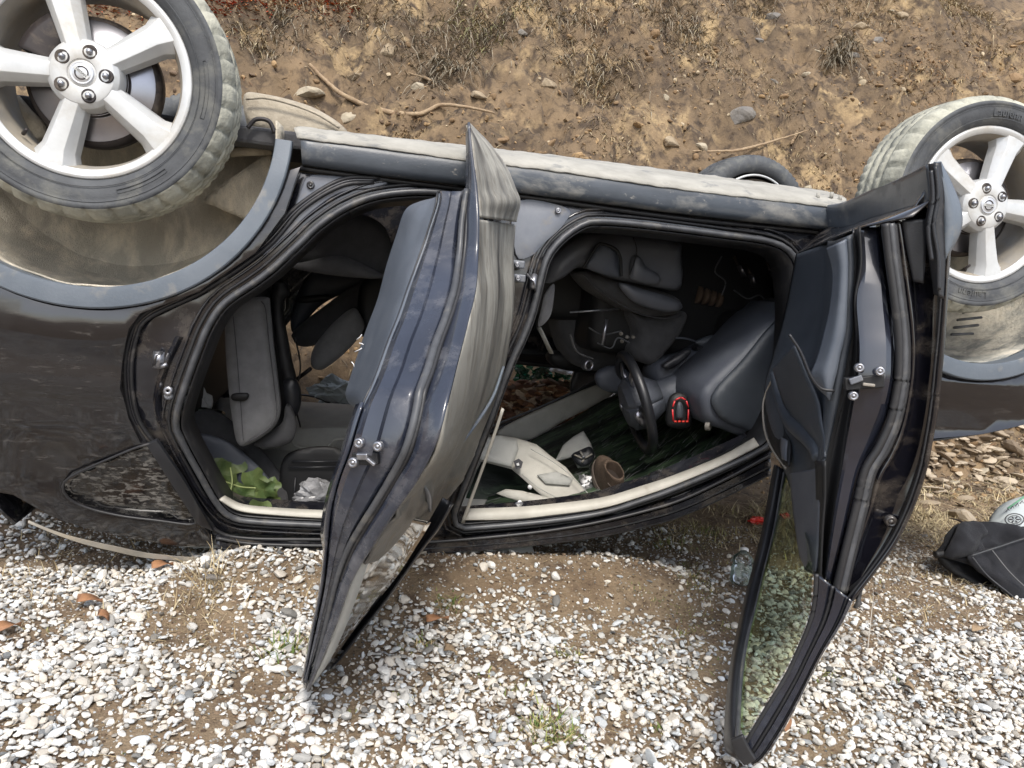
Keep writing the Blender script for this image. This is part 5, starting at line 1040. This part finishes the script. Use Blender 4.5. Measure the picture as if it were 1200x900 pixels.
v, f = tube_g([atY((668, 366), .5), atY((726, 362), .5)], .0035, 6); link('seat_rail', v, f, 'chrome', fs)
v, f = tube_g([atY((706, 404), .45), atY((711, 374), .45)], .006, 8); link('seat_post', v, f, 'steel', fs)
for p in ((728, 391), (735, 395), (742, 395), (729, 400)):
    v, f = lathe_g([(0, -.006), (.006, -.005), (.007, .004)], 12, 'Y', atY(p, .5)); link('connector', v, f, 'alloy_dark', fs)
pl('seat_panel', [(640, 345), (650, 333), (650, 350), (645, 372), (632, 383), (636, 360)], .24, .03, .01, 'fabric', fs, R=.02)
v, f = tube_g([atY((632, 384), .35), atY((646, 414), .40)], [.010, .011], 8, flat=.3); link('seat_belt', v, f, 'grey_trim', fs)
pl('seat_panel', [(655, 432), (648, 414), (700, 412), (760, 420), (764, 436), (704, 438)], .95, .1, .02, 'black', fs, R=.03)
# steering wheel, edge on
sw = empty('steering_wheel', atY((752, 472), .45), car)
c = atY((745, 472), .45); ax = np.array((.93, -.12, .35)); ax /= np.linalg.norm(ax); e1 = np.cross(ax, (0, 0, 1.)); e1 /= np.linalg.norm(e1); e2 = np.cross(ax, e1)
v, f = tube_g([c+e1*.180*math.cos(t)+e2*.180*math.sin(t) for t in np.linspace(0, 2*math.pi, 60, endpoint=False)], .0185, 12, True, nrm=ax); link('rim', v, f, 'plastic', sw)
hubr = []
for r_, d in ((.0, -.055), (.035, -.053), (.075, -.044), (.098, -.022), (.102, .01), (.09, .045), (.06, .09)): hubr.append([c+ax*d+e1*r_*math.cos(t)+e2*r_*math.sin(t) for t in np.linspace(0, 2*math.pi, 30)])
loft('hub', hubr, 30, 'dash', sw, thick=.002)
for t in (0.1, 2.2, 4.2, 5.3):
    d = e1*math.cos(t)+e2*math.sin(t); v, f = tube_g([c+d*.06, c+d*.12-ax*.01, c+d*.168], [.022, .016, .014], 8, flat=.4, nrm=ax); link('spoke', v, f, 'steel' if t > 4 else 'plastic', sw)
v, f = tube_g([c-ax*.057+e1*.014*math.cos(t)+e2*.014*math.sin(t) for t in np.linspace(0, 2*math.pi, 24, endpoint=False)], .002, 6, True, nrm=ax); link('emblem_ring', v, f, 'chrome', sw)
v, f = tube_g([c-ax*.057-e1*.019, c-ax*.057+e1*.019], .003, 6); link('emblem_bar', v, f, 'chrome', sw)
v, f = tube_g([c+ax*.05, c+ax*.14, c+ax*.26], [.055, .06, .07], 20); link('steering_column', v, f, 'dash', car)
pl('column_cowl', [(768, 438), (782, 424), (812, 416), (836, 404), (844, 412), (838, 440), (822, 462), (812, 472), (790, 468), (776, 462)], .45, .16, .03, 'dash', car, R=.04)
pl('column_switch', [(778, 428), (806, 410), (811, 413), (800, 425), (785, 433)], .40, .03, .008, 'plastic', car, R=.01, num=24)
# red lit bezel
pl('lamp_housing', [(785, 500), (785, 476), (789, 465), (798, 461), (807, 465), (810, 476), (810, 500)], .275, .03, .006, 'black', car, R=.008, num=30)
RQ = [(789, 495), (788, 478), (791, 469), (798, 465.5), (804, 469), (807, 478), (806, 495)]
for a, b in zip(RQ[:-1], RQ[1:]):
    a = np.array(a); b = np.array(b); v, f = tube_g([atY(a+(b-a)*.10, .262), atY(a+(b-a)*.90, .262)], .0028, 6); link('red_lamp', v, f, 'red', car)
for k in range(4):
    v, f = tube_g([atY((790+k*4.6, 494), .262), atY((793+k*4.6, 494), .262)], .0036, 6); link('lamp_segment', v, f, 'redcloth', car)
pl('lamp_lever', [(794, 490), (794, 476), (797, 471), (801, 476), (801, 490)], .262, .012, .004, 'trim', car, R=.006, num=20)
# dashboard and its end panel
rbox('dashboard', (.93, .92, .80), (.36, 1.36, .42), 'black', car, bevel=.06)
da = pl('dashboard_end', [(822, 470), (828, 452), (846, 434), (874, 408), (900, 380), (918, 366), (935, 360), (940, 440), (930, 500), (905, 520), (880, 516), (848, 504), (830, 496)], .17, .30, .025, 'dash', car, R=.03, num=100)
pl('dashboard_end_cover', [(836, 474), (842, 456), (872, 424), (905, 384), (925, 372), (930, 430), (925, 490), (905, 508), (880, 506), (850, 494)], .150, .03, .008, 'trim', car, R=.015, num=80)
v, f = lathe_g([(.014, .0), (.017, -.006), (.019, -.003), (.020, .01)], 30, 'Y', (0, 0, 0)); q = Vector(ax).to_track_quat('Y', 'Z'); c2 = atY((831, 498), .20); link('air_vent', [tuple(Matrix.Rotation(math.radians(50), 3, 'Z') @ Vector(x)+Vector(c2)) for x in v], f, 'alloy_dark', car)
v, f = lathe_g([(.0, .01), (.02, .008)], 20, 'Y', (0, 0, 0)); link('air_vent_core', [tuple(Matrix.Rotation(math.radians(50), 3, 'Z') @ Vector(x)+Vector(c2)) for x in v], f, 'black', car)
v, f = lathe_g([(.014, -.002), (.019, -.008), (.022, .0), (.022, .02)], 30, 'Y', (0, 0, 0)); c3 = atY((690, 428), .62); link('air_vent', [tuple(Matrix.Rotation(math.radians(20), 3, 'Z') @ Vector(x)+Vector(c3)) for x in v], f, 'steel', car)
pl('switch_bank', [(829, 456), (850, 428), (856, 430), (836, 462)], .30, .03, .006, 'black', car, R=.008, num=24)
for k in range(4):
    p = (835+k*5, 451-k*6.5); v, f = box_g(tuple(atY(p, .285)), (.012, .008, .010)); link('switch', v, f, 'rubber_grey', car)
v, f = tube_g(cr([atY(p, .33) for p in [(858, 428), (872, 408), (884, 388), (896, 372)]], 30), .0035, 6); link('dash_seam', v, f, 'rubber_grey', car)
pl('dash_lower', [(822, 410), (846, 398), (880, 368), (905, 352), (920, 352), (906, 376), (880, 402), (852, 424), (838, 420)], .42, .1, .015, 'plastic', car, R=.03)
v, f = tube_g(cr([atY(p, .5) for p in [(792, 396), (805, 397), (820, 402)]], 10), .004, 6); link('column_stalk', v, f, 'dash', car)
pl('column_switch', [(817, 401), (838, 393), (842, 400), (828, 407)], .45, .03, .008, 'trim', car, R=.01, num=24)
# clutch, brake and accelerator hanging from above, boot of the steering shaft
for p0, p1, p2 in (((858, 296), (866, 312), (872, 324)), ((872, 306), (880, 322), (884, 336)), ((896, 302), (903, 318), (912, 330))):
    v, f = tube_g([atY(p0, .62), atY(p1, .56)], .006, 8); link('pedal_arm', v, f, 'steel_dark', car)
    v, f = tube_g([atY(p1, .55), atY(p2, .55)], [.016, .018], 8, flat=.4); link('pedal', v, f, 'steel', car)
v, f = join([tube_g([atY((816+8*k, 345+2*k), .6), atY((820+8*k, 346+2*k), .6)], .034-.002*k, 20) for k in range(4)]); link('steering_boot', v, f, 'leather', car)
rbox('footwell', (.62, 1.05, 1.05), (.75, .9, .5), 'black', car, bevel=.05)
rbox('centre_console', (.25, .88, 1.08), (1.0, .22, .35), 'black', car, bevel=.05)

# ------------------------------------------------------------------ loose things in and around the car
def lean(p, k, ref, Y, n): n = np.array(n, float); n /= np.linalg.norm(n); return atP(p, atY(ref, Y)+n*k, n)
TL = ((655, 590), .42, (-.1, -1.0, .9)); CL = ((680, 530), .70, (-.2, -1, .6))
def slabz(name, px, Z, thick, bulge, mat, parent=None, pl=TL, **kw):
    return pillow(name, px, lean(px[0], Z-.20, *pl), pl[2], thick, bulge, mat, parent, **kw)
# torn headlining trim
tt = empty('torn_pillar_trim', atY((690, 596), .40)); tag(tt, 'pale beige plastic pillar trim torn loose inside the front door opening', 'trim panel')
ref = (655, 560)
slabz('panel', [(584, 508), (607, 512), (629, 519), (645, 532), (664, 546), (673, 557), (690, 577), (706, 596), (684, 593), (660, 590), (640, 583), (629, 574), (613, 559), (600, 548), (573, 541), (560, 538), (570, 515)], .22, .02, .010, 'beige', tt, sharp=True, R=.02, num=110)
slabz('panel', [(570, 512), (584, 509), (606, 514), (608, 526), (600, 546), (573, 540), (560, 536)], .235, .012, .006, 'grey_trim', tt, sharp=True, R=.012, num=50)
slabz('wing', [(582, 577), (593, 572), (612, 574), (640, 581), (673, 589), (703, 596), (690, 600), (660, 601), (636, 596), (616, 588), (595, 582)], .245, .018, .007, 'beige', tt, sharp=True, R=.012, num=70)
slabz('recess', [(630, 556), (652, 552), (672, 560), (668, 568), (640, 566)], .236, .012, .003, 'grey_trim', tt, sharp=True, R=.004, num=40)
for a in ([(622, 526), (648, 541), (672, 560), (694, 584)], [(612, 556), (632, 572), (658, 586)]):
    v, f = tube_g(cr([lean(p, .056, *TL) for p in a], 16), .0016, 6); link('rib', v, f, 'grey_trim', tt)
slabz('label_tag', [(602, 540), (608, 537), (613, 541), (611, 548), (605, 549)], .262, .006, .002, 'ink', tt, sharp=True, R=.004, num=16, smooth=False)
slabz('label_mark', [(605, 543), (608, 542), (609, 545), (606, 546)], .270, .003, .001, 'paper', tt, sharp=True, R=.002, num=12)
v, f = lathe_g([(0, -.006), (.007, -.005), (.008, .004)], 12, 'Y', lean((621, 571), .06, *TL)); link('clip', v, f, 'paper', tt)
# roof console with map lamp
rc = empty('roof_console', atY((680, 546), .68)); tag(rc, 'loose grey roof lamp console lying on the dark windscreen glass', 'lamp console')
slabz('housing', [(660, 521), (672, 511), (684, 504), (693, 519), (698, 534), (691, 546), (678, 547), (671, 534), (662, 537), (651, 539)], .20, .03, .008, 'grey_trim', rc, pl=CL, sharp=True, R=.012, num=60)
slabz('lamp_plate', [(670, 533), (680, 527), (692, 523), (697, 534), (690, 544), (679, 545)], .215, .02, .006, 'plastic', rc, pl=CL, R=.01, num=30)
for a in ([(673, 533), (684, 537), (694, 532)], [(680, 529), (684, 537), (682, 542)]):
    v, f = tube_g(cr([lean(p, .025, *CL) for p in a], 10), .004, 6); link('bracket', v, f, 'alloy_dark', rc)
v, f = lathe_g([(.002, -.004), (.006, -.004), (.007, .003)], 14, 'Y', lean((684, 536), .03, *CL)); link('lamp', v, f, 'chrome', rc)
v, f = tube_g(cr([lean(p, .0, *CL) for p in [(690, 546), (693, 556), (690, 566), (697, 572)]], 20), .002, 6); link('cable', v, f, 'black', rc)
v, f = join([bulkv for bulkv in [([tuple(np.array(x)*[.008, .006, .005]+lean((684+rnd.uniform(-6, 12), 563+rnd.uniform(-7, 12)), .0, *TL)) for x in ico(1)[0]], ico(1)[1].tolist()) for _ in range(14)]]); tag(link('plastic_crumbs', v, f, 'paper', None, base=True), 'white crumbs of broken plastic beside the suede shoe', 'crumbs', kind='stuff')
# shoe standing heel towards us
sh = empty('shoe', atY((716, 592), .40)); tag(sh, 'brown suede low shoe standing in the front door opening by the beige trim', 'shoe')
c = atY((715, 589), .37)
KS = 1.12; TA = math.radians(28)
def KT(q_): x, y, z = KS*(np.array(q_, float)-c); return (c[0]+x+.004, c[1]+y*math.cos(TA)-z*math.sin(TA), c[2]+y*math.sin(TA)+z*math.cos(TA))
def ring(cx, cy, z, a, b, n=28, dx=0): return [KT((cx+a*math.cos(t), cy+b*math.sin(t), z+dx*math.cos(t))) for t in np.linspace(0, 2*math.pi, n)]
loft('upper', [ring(c[0]+.004, c[1]+.09, c[2]+.012, .040, .10), ring(c[0]+.002, c[1]+.085, c[2]+.045, .040, .095), ring(c[0], c[1]+.06, c[2]+.078, .036, .065, dx=-.004), ring(c[0]-.004, c[1]+.045, c[2]+.100, .031, .048, dx=-.006), ring(c[0]-.004, c[1]+.045, c[2]+.102, .027, .043), ring(c[0]-.003, c[1]+.05, c[2]+.06, .025, .040)], 34, 'leather', sh, m_across=20)
loft('sole', [ring(c[0]+.004, c[1]+.09, c[2]-.006, .042, .105), ring(c[0]+.004, c[1]+.09, c[2]+.002, .046, .109), ring(c[0]+.004, c[1]+.09, c[2]+.016, .044, .107), ring(c[0]+.004, c[1]+.09, c[2]+.018, .036, .098)], 34, 'sole', sh)
v, f = tube_g(cr([KT(q_) for q_ in ((c[0]-.030, c[1]+.01, c[2]+.075), (c[0]+.002, c[1]-.008, c[2]+.055), (c[0]+.034, c[1]+.01, c[2]+.070))], 20), .0018, 5); link('stitching', v, f, 'sole', sh)
v, f = tube_g(cr([KT(q_) for q_ in ((c[0]+.002, c[1]-.009, c[2]+.02), (c[0], c[1]-.002, c[2]+.06), (c[0]-.002, c[1]+.0, c[2]+.095))], 14), .003, 6); link('heel_tab', v, f, 'sole', sh)
o = link('lining', ring(c[0]-.003, c[1]+.05, c[2]+.062, .025, .040, 24)[:-1], [list(range(23))], 'leather_in', sh)
# clear bottle behind the rear seat
def bottle(p0, axis, L, r, label, scale=1, capm='paper'):
    b = empty('plastic_bottle', p0); tag(b, label, 'bottle'); q = Vector(axis).to_track_quat('Z', 'Y')
    prof = [(0, .0), (.55, .0), (.85, .02), (1, .08), (.97, .16), (1, .2), (.96, .26), (1, .30), (.96, .36), (1, .40), (.96, .48), (.85, .56), (1.0, .64), (.95, .74), (.6, .86), (.36, .93), (.34, .99)]
    v, f = lathe_g([(a*r, t*L) for a, t in prof], 26, 'Z'); v = [tuple(q @ Vector((x*(1+.08*fbm(z*9, x*9)), y*.86, z))+Vector(p0)) for x, y, z in v]; link('bottle_body', v, f, 'glass_clear', b)
    v, f = lathe_g([(r*.40, L*.93), (r*.40, L*1.02), (0, L*1.03)], 20, 'Z'); v = [tuple(q @ Vector(x)+Vector(p0)) for x in v]; link('bottle_cap', v, f, capm, b); return b
bottle(atY((262, 494), .62), (-.92, .1, .12), .17, .042, 'crumpled clear water bottle wedged behind the rear seat')
bottle(atZ((868, 684), .075), (.12, .22, .28), .13, .038, 'crushed clear plastic bottle on the dirt left of the front door glass')
# carrier bag and blue-white bag behind
def crumple_g(c, r, seed, amp=.45, sub=3):
    V, Fc = ico(sub); out = []
    for v in V:
        k = 1+amp*fbm(*(v*1.7+seed))+amp*.5*abs(fbm(*(v*4.5+seed))); out.append(tuple(np.array(v)*np.array(r)*k+c))
    return out, Fc.tolist()
v, f = crumple_g(atY((232, 480), .70), (.045, .03, .06), 5); tag(link('plastic_bag', v, f, 'paper', None, base=True, smooth=False), 'pale blue-white carrier bag stuffed behind the clear bottle', 'bag')
v, f = crumple_g(atY((380, 584), .42), (.085, .06, .050), 9, .5, 4); tag(link('plastic_bag', v, f, 'polythene', None, base=True, smooth=False), 'crumpled grey plastic bag lying in the dark roof opening under the rear door', 'bag')
v, f = crumple_g(atY((402, 598), .36), (.06, .04, .028), 19, .5, 3); tag(link('rag', v, f, 'fabric_dark', None, base=True, smooth=False), 'dark crumpled rag in front of the grey plastic bag', 'rag')
# white sheet and black bumper wreckage beyond the far windows
v, f = crumple_g(atY((402, 460), 1.75), (.13, .05, .07), 3, .5, 4); tag(link('plastic_sheet', v, f, 'bagcloth', None, base=True, smooth=False), 'crumpled pale plastic sheet on the ground beyond the far rear window', 'sheet')
dbs = empty('bumper_wreckage', atY((385, 495), 1.72)); tag(dbs, 'twisted black bumper trim on the ground beyond the far rear window', 'bumper piece')
for pp, r_ in (([(350, 470), (370, 480), (395, 493), (425, 508)], .014), ([(352, 482), (380, 496), (425, 516)], .009), ([(378, 488), (376, 478), (388, 470), (405, 474), (430, 488)], .012), ([(350, 462), (372, 466), (400, 478), (430, 480)], .010)):
    v, f = tube_g(cr([atY(p, 1.72) for p in pp], 40), r_, 8, flat=.5); link('trim_strip', v, f, 'plastic', dbs)
v, f = tube_g(cr([atY(p, 1.74) for p in [(362, 474), (390, 480), (426, 500)]], 30), .03, 8, flat=.3); link('trim_plate', v, f, 'rubber', dbs)
# shards of green glass beyond the far front window
SH = []
for _ in range(60):
    p = (rnd.uniform(604, 668), rnd.gauss(437, 6)); c = atY(p, 1.9); a = rnd.uniform(0, 6); s_ = rnd.uniform(.012, .04); n_ = rnd.randint(4, 6)
    V = [tuple(c+np.array((s_*math.cos(a+k*6.28/n_)*rnd.uniform(.6, 1.2), s_*.4*math.sin(k*2), s_*math.sin(a+k*6.28/n_)*.6))) for k in range(n_)]; V2 = [(x, y+.004, z) for x, y, z in V]
    SH.append((V+V2, [list(range(n_)), list(range(n_, 2*n_))[::-1]]+[[k, (k+1) % n_, n_+(k+1) % n_, n_+k] for k in range(n_)]))
v, f = join(SH); tag(link('glass_shards', v, f, 'glass_shard', None, base=True, smooth=False), 'heap of teal green broken glass beyond the far front window', 'broken glass', kind='stuff')
for p, s_ in (((655, 433), .05), ((664, 437), .03)):
    v, f = crumple_g(atY(p, 1.86), (s_, .02, s_*.35), 4+s_*40, .5, 3); tag(link('paper_scrap', v, f, 'paper', None, base=True, smooth=False), 'larger white scrap among the green glass shards' if s_ > .04 else 'smaller white scrap at the right of the green glass', 'scrap')
o = pl('litter_bed', [(585, 452), (620, 440), (668, 440), (700, 436), (706, 452), (660, 486), (600, 506), (580, 500)], 1.95, .05, .02, 'brownleaf', None, R=.03); bpy.data.objects.remove(o)
rgl = np.random.default_rng(5); n = 420; c = np.array([atY((rgl.uniform(575, 700), rgl.uniform(446, 505)), 1.82+rgl.uniform(0, .12)) for _ in range(n)])
ct = np.array([(.24, .12, .06), (.13, .065, .04), (.34, .24, .15), (.08, .05, .03)])[rgl.choice(4, n, p=[.4, .3, .1, .2])]
tag(bulk('leaf_rubble', 2, c, .02*np.exp(rgl.normal(0, .4, n)), ct, 'pebble', 16, .7, .4, smooth=False), 'rust brown leaf and earth rubble beyond the far front window', 'rubble', kind='stuff')
# leafy cutting lying in the rear door opening
lp = empty('leafy_cutting', atY((285, 600), .35)); tag(lp, 'green broad leaved weed cutting spilling into the rear door opening', 'plant')
def leaf(p, Y, r, ang, tilt, seed):
    c = atY(p, Y); n = 26; V = [c]; Fc = []
    R_ = Matrix.Rotation(ang, 3, 'Y') @ Matrix.Rotation(tilt, 3, 'X')
    for ring_ in (1, 2, 3):
        for k in range(n):
            t = 2*math.pi*k/n; rr = r*ring_/3*(1+.16*math.cos(5*t)+.05*math.sin(13*t+seed)-(.28 if abs(t-math.pi*1.5) < .25 else 0)); bend = .16*r*math.sin(4*t+seed)*(ring_/3)**2+.12*r*(ring_/3)**2
            V.append(np.array(R_ @ Vector((rr*math.cos(t), -bend, rr*math.sin(t))))+c)
    for k in range(n): Fc.append([0, 1+k, 1+(k+1) % n])
    for g in (0, 1):
        for k in range(n): a = 1+g*n+k; b = 1+g*n+(k+1) % n; Fc.append([a, a+n, b+n, b])
    return link('leaf', V, Fc, 'leaf', lp)
for k, (p, Y, r) in enumerate([((272, 543), .42, .045), ((258, 552), .40, .040), ((250, 567), .38, .042), ((272, 570), .36, .040), ((297, 566), .36, .046), ((308, 575), .36, .040), ((285, 580), .33, .040), ((262, 580), .34, .035), ((300, 590), .32, .045), ((315, 585), .38, .035), ((303, 600), .27, .042), ((280, 597), .30, .030), ((318, 570), .40, .030)]):
    leaf(p, Y, r, rnd.uniform(-1.5, 1.5), rnd.uniform(-.9, .3), k)
for a, b, c_ in (((270, 548), (272, 565), (268, 585)), ((252, 570), (275, 580), (296, 592)), ((250, 580), (270, 592), (290, 602)), ((258, 562), (280, 570), (300, 572)), ((262, 590), (285, 585), (300, 600)), ((275, 578), (282, 590), (284, 602)), ((255, 590), (268, 598), (288, 600))):
    v, f = tube_g(cr([atY(a, .35), atY(b, .31), atY(c_, .29)], 16), .0025, 6); link('stem', v, f, 'stem', lp)
# black jacket on the dry grass at the right
jk = empty('jacket', gpt((1165, 690))); tag(jk, 'black cotton jacket dropped in folds on the dry grass at the right', 'jacket')
def cloth(name, px, p0, n, folds, mat, thick=.008, num=90, grid=.013):
    o = pillow(name, px, p0, n, .05, .022, mat, jk, R=.05, num=num, grid=grid)
    nv = np.array(n, float); nv /= np.linalg.norm(nv)
    if nv @ CW > 0: nv = -nv
    for v in o.data.vertices:
        P = np.array(v.co); k = folds(P+np.array(wloc(jk))); v.co = Vector(P+nv*k)
    return o
cj = gpt((1140, 690))
Jb = cj+np.array((0, .05, .12)); nj = (-.12, -1, .55)
def fl1(P): return .032*abs(math.sin(P[0]*11+P[2]*17+3*fbm(P[0]*3, P[2]*3)))+.030*fbm(P[0]*8, P[2]*11, 2)
def fl2(P): return .020*abs(math.sin((P[0]*.6+P[2])*15+2*fbm(P[0]*4, P[2]*4)))+.018*fbm(P[0]*8, P[2]*9, 5)
cloth('jacket_body', [(1104, 640), (1108, 624), (1122, 614), (1150, 610), (1190, 616), (1235, 618), (1260, 660), (1250, 760), (1205, 716), (1180, 690), (1150, 668), (1118, 655), (1102, 650)], Jb, nj, fl1, 'denim')
cloth('jacket_flap', [(1138, 650), (1168, 640), (1210, 628), (1260, 632), (1262, 740), (1205, 716), (1185, 698), (1160, 676), (1145, 664)], Jb+np.array((0, -.05, .02)), nj, fl2, 'denim')
cloth('jacket_sleeve', [(1102, 650), (1125, 655), (1152, 668), (1180, 690), (1205, 718), (1230, 735), (1210, 745), (1170, 712), (1130, 680), (1108, 662)], Jb+np.array((0, .05, -.03)), nj, fl2, 'black')
cloth('jacket_collar', [(1112, 636), (1122, 614), (1145, 612), (1160, 622), (1148, 634), (1142, 648), (1122, 654), (1112, 650)], Jb+np.array((0, -.03, .02)), nj, fl1, 'denim')
def stitch(px, name='stitch_seam', r_=.0022, mat='rubber_grey', k=-.085):
    nv = np.array(nj)/np.linalg.norm(nj); P0 = Jb+np.array((0, k, .03)); v, f = tube_g(cr([atP(p, P0, nj) for p in px], 40), r_, 6); return link(name, v, f, mat, jk)
stitch([(1139, 651), (1170, 641), (1212, 629), (1255, 632)]); stitch([(1140, 653), (1158, 675), (1186, 698), (1206, 718)]); stitch([(1163, 645), (1185, 672), (1215, 700)], r_=.0018, mat='fabric')
v, f = tube_g(cr([atP(p, Jb, nj) for p in [(1112, 607), (1124, 610), (1133, 617), (1131, 628)]], 16), [.002, .004, .008], 7); link('strap', v, f, 'leather_in', jk)
v, f = tube_g(cr([atP(p, Jb, nj) for p in [(1096, 650), (1106, 648)]], 6), .014, 8); link('cuff', v, f, 'black', jk)
# pale printed bag behind the jacket
gb = empty('printed_bag', gpt((1190, 625))); tag(gb, 'pale grey cloth bag with dark round print behind the jacket', 'bag')
Pb = Jb+np.array((0, .06, .06))
o = pillow('bag_cloth', [(1173, 622), (1176, 604), (1188, 588), (1210, 578), (1250, 572), (1260, 630), (1200, 640)], Pb, nj, .14, .06, 'bagcloth', gb, R=.12, num=60)
nv = np.array(nj)/np.linalg.norm(nj)
def onb(p, k=-.012): return atP(p, Pb+nv*.002, nj)
for r_, w_ in ((11, .0022), (7.5, .0015)):
    v, f = tube_g([onb((1188+r_*math.cos(t), 609+r_*.62*math.sin(t)))+nv*.004 for t in np.linspace(0, 2*math.pi, 30, endpoint=False)], w_, 5, True); link('print_ring', v, f, 'ink', gb)
for t in np.linspace(0, 2*math.pi, 7)[:-1]:
    v, f = tube_g([onb((1188+2.5*math.cos(t), 609+1.6*math.sin(t)))+nv*.004, onb((1188+6*math.cos(t), 609+3.8*math.sin(t)))+nv*.004], .0028, 6); link('print_petal', v, f, 'ink', gb)
for k in range(4):
    v, f = tube_g([onb((1178+k*5.5, 600-k*3.2))+nv*.004, onb((1180.5+k*5.5, 596-k*3))+nv*.004, onb((1182+k*5.5, 599-k*3))+nv*.004], .0016, 5); link('print_letter', v, f, 'ink', gb)
v, f = tube_g([onb((1180, 596))+nv*.004, onb((1200, 582))+nv*.004], .0035, 6); link('print_band', v, f, 'green_print', gb)
# red shards at the front door glass, orange leaves, scraps
for k, (p, s_, lb) in enumerate((((884, 613), (.040, .02, .016), 'larger bright red plastic shard lying in the grass beside the front door'), ((917, 608), (.020, .015, .014), 'smaller bright red plastic shard seen through the front door glass'))):
    v, f = crumple_g(gpt(p)+np.array((0, -.02, .02)), s_, 7+k*3, .5, 3); tag(link('red_shard', v, f, 'redcloth', None, base=True, smooth=False), lb, 'shard')
def dead_leaf(p, L, W_, ang, label, mat='brownleaf'):
    c = gpt(p); c[2] = gz(c[0], c[1])+.018; V = []; Fc = []; n = 9
    for i in range(n):
        t = i/(n-1); w_ = W_*math.sin(math.pi*(t*.94+.03))**.7
        for s_ in (-1, 0, 1):
            x = L*(t-.5); y = w_*s_; V.append((c[0]+x*math.cos(ang)-y*math.sin(ang), c[1]+x*math.sin(ang)+y*math.cos(ang), c[2]+.006*abs(s_)+.010*math.sin(t*3+s_)))
    for i in range(n-1):
        for s_ in (0, 1): a = i*3+s_; Fc.append([a, a+3, a+4, a+1])
    o = link('dead_leaf', V, Fc, mat, base=True); mods(o, .0008); tag(o, label, 'leaf')
dead_leaf((512, 735), .065, .012, .05, 'orange dead leaf on the gravel below the rear door edge')
dead_leaf((105, 716), .075, .018, -.3, 'orange brown dead leaf on the gravel at the far left')
dead_leaf((120, 732), .05, .014, -.8, 'small orange leaf just below the brown leaf at the left')
dead_leaf((190, 672), .06, .02, .2, 'rust brown leaf in the shade under the rear quarter')
dead_leaf((8, 745), .06, .02, .4, 'dark brown leaf at the left edge of the gravel')
dead_leaf((527, 775), .05, .012, -.9, 'grey brown curled leaf in the middle of the gravel', 'wood')
dead_leaf((918, 862), .05, .014, 1.0, 'orange leaf at the foot of the front door frame')
dead_leaf((1064, 815), .05, .010, 1.4, 'curled brown leaf on the gravel at the right', 'wood')
dead_leaf((1147, 745), .07, .012, .1, 'pale chip of bark on the gravel below the jacket', 'wood')
dead_leaf((1030, 668), .06, .012, .2, 'dark curled bark strip beside the front door corner', 'wood')

for pp, w_, m_ in (([(812, 300), (820, 330), (812, 352)], .020, 'fabric_dark'), ([(346, 396), (352, 430), (346, 470), (352, 500)], .018, 'black'), ([(668, 392), (676, 412), (694, 420)], .016, 'fabric')):
    v, f = tube_g(cr([atY(p, .62) for p in pp], 24), w_, 8, flat=.15, nrm=(1, 0, 0)); link('seat_belt', v, f, m_, car)
for pp in ([(700, 402), (716, 408), (724, 396), (738, 402)], [(690, 384), (706, 392), (728, 388)], [(846, 300), (838, 318), (850, 330), (846, 346)], [(860, 340), (876, 350), (890, 346), (900, 356)]):
    v, f = tube_g(cr([atY(p, .48) for p in pp], 24), .0028, 6); link('wire', v, f, 'rubber_grey', car)
pl('stitched_cover', [(700, 440), (716, 430), (736, 434), (742, 452), (728, 462), (706, 456)], .60, .05, .015, 'dash', car, R=.02)
pl('hub_badge', [(744, 486), (756, 480), (764, 494), (754, 500)], .33, .01, .003, 'steel', car, R=.006, num=20)
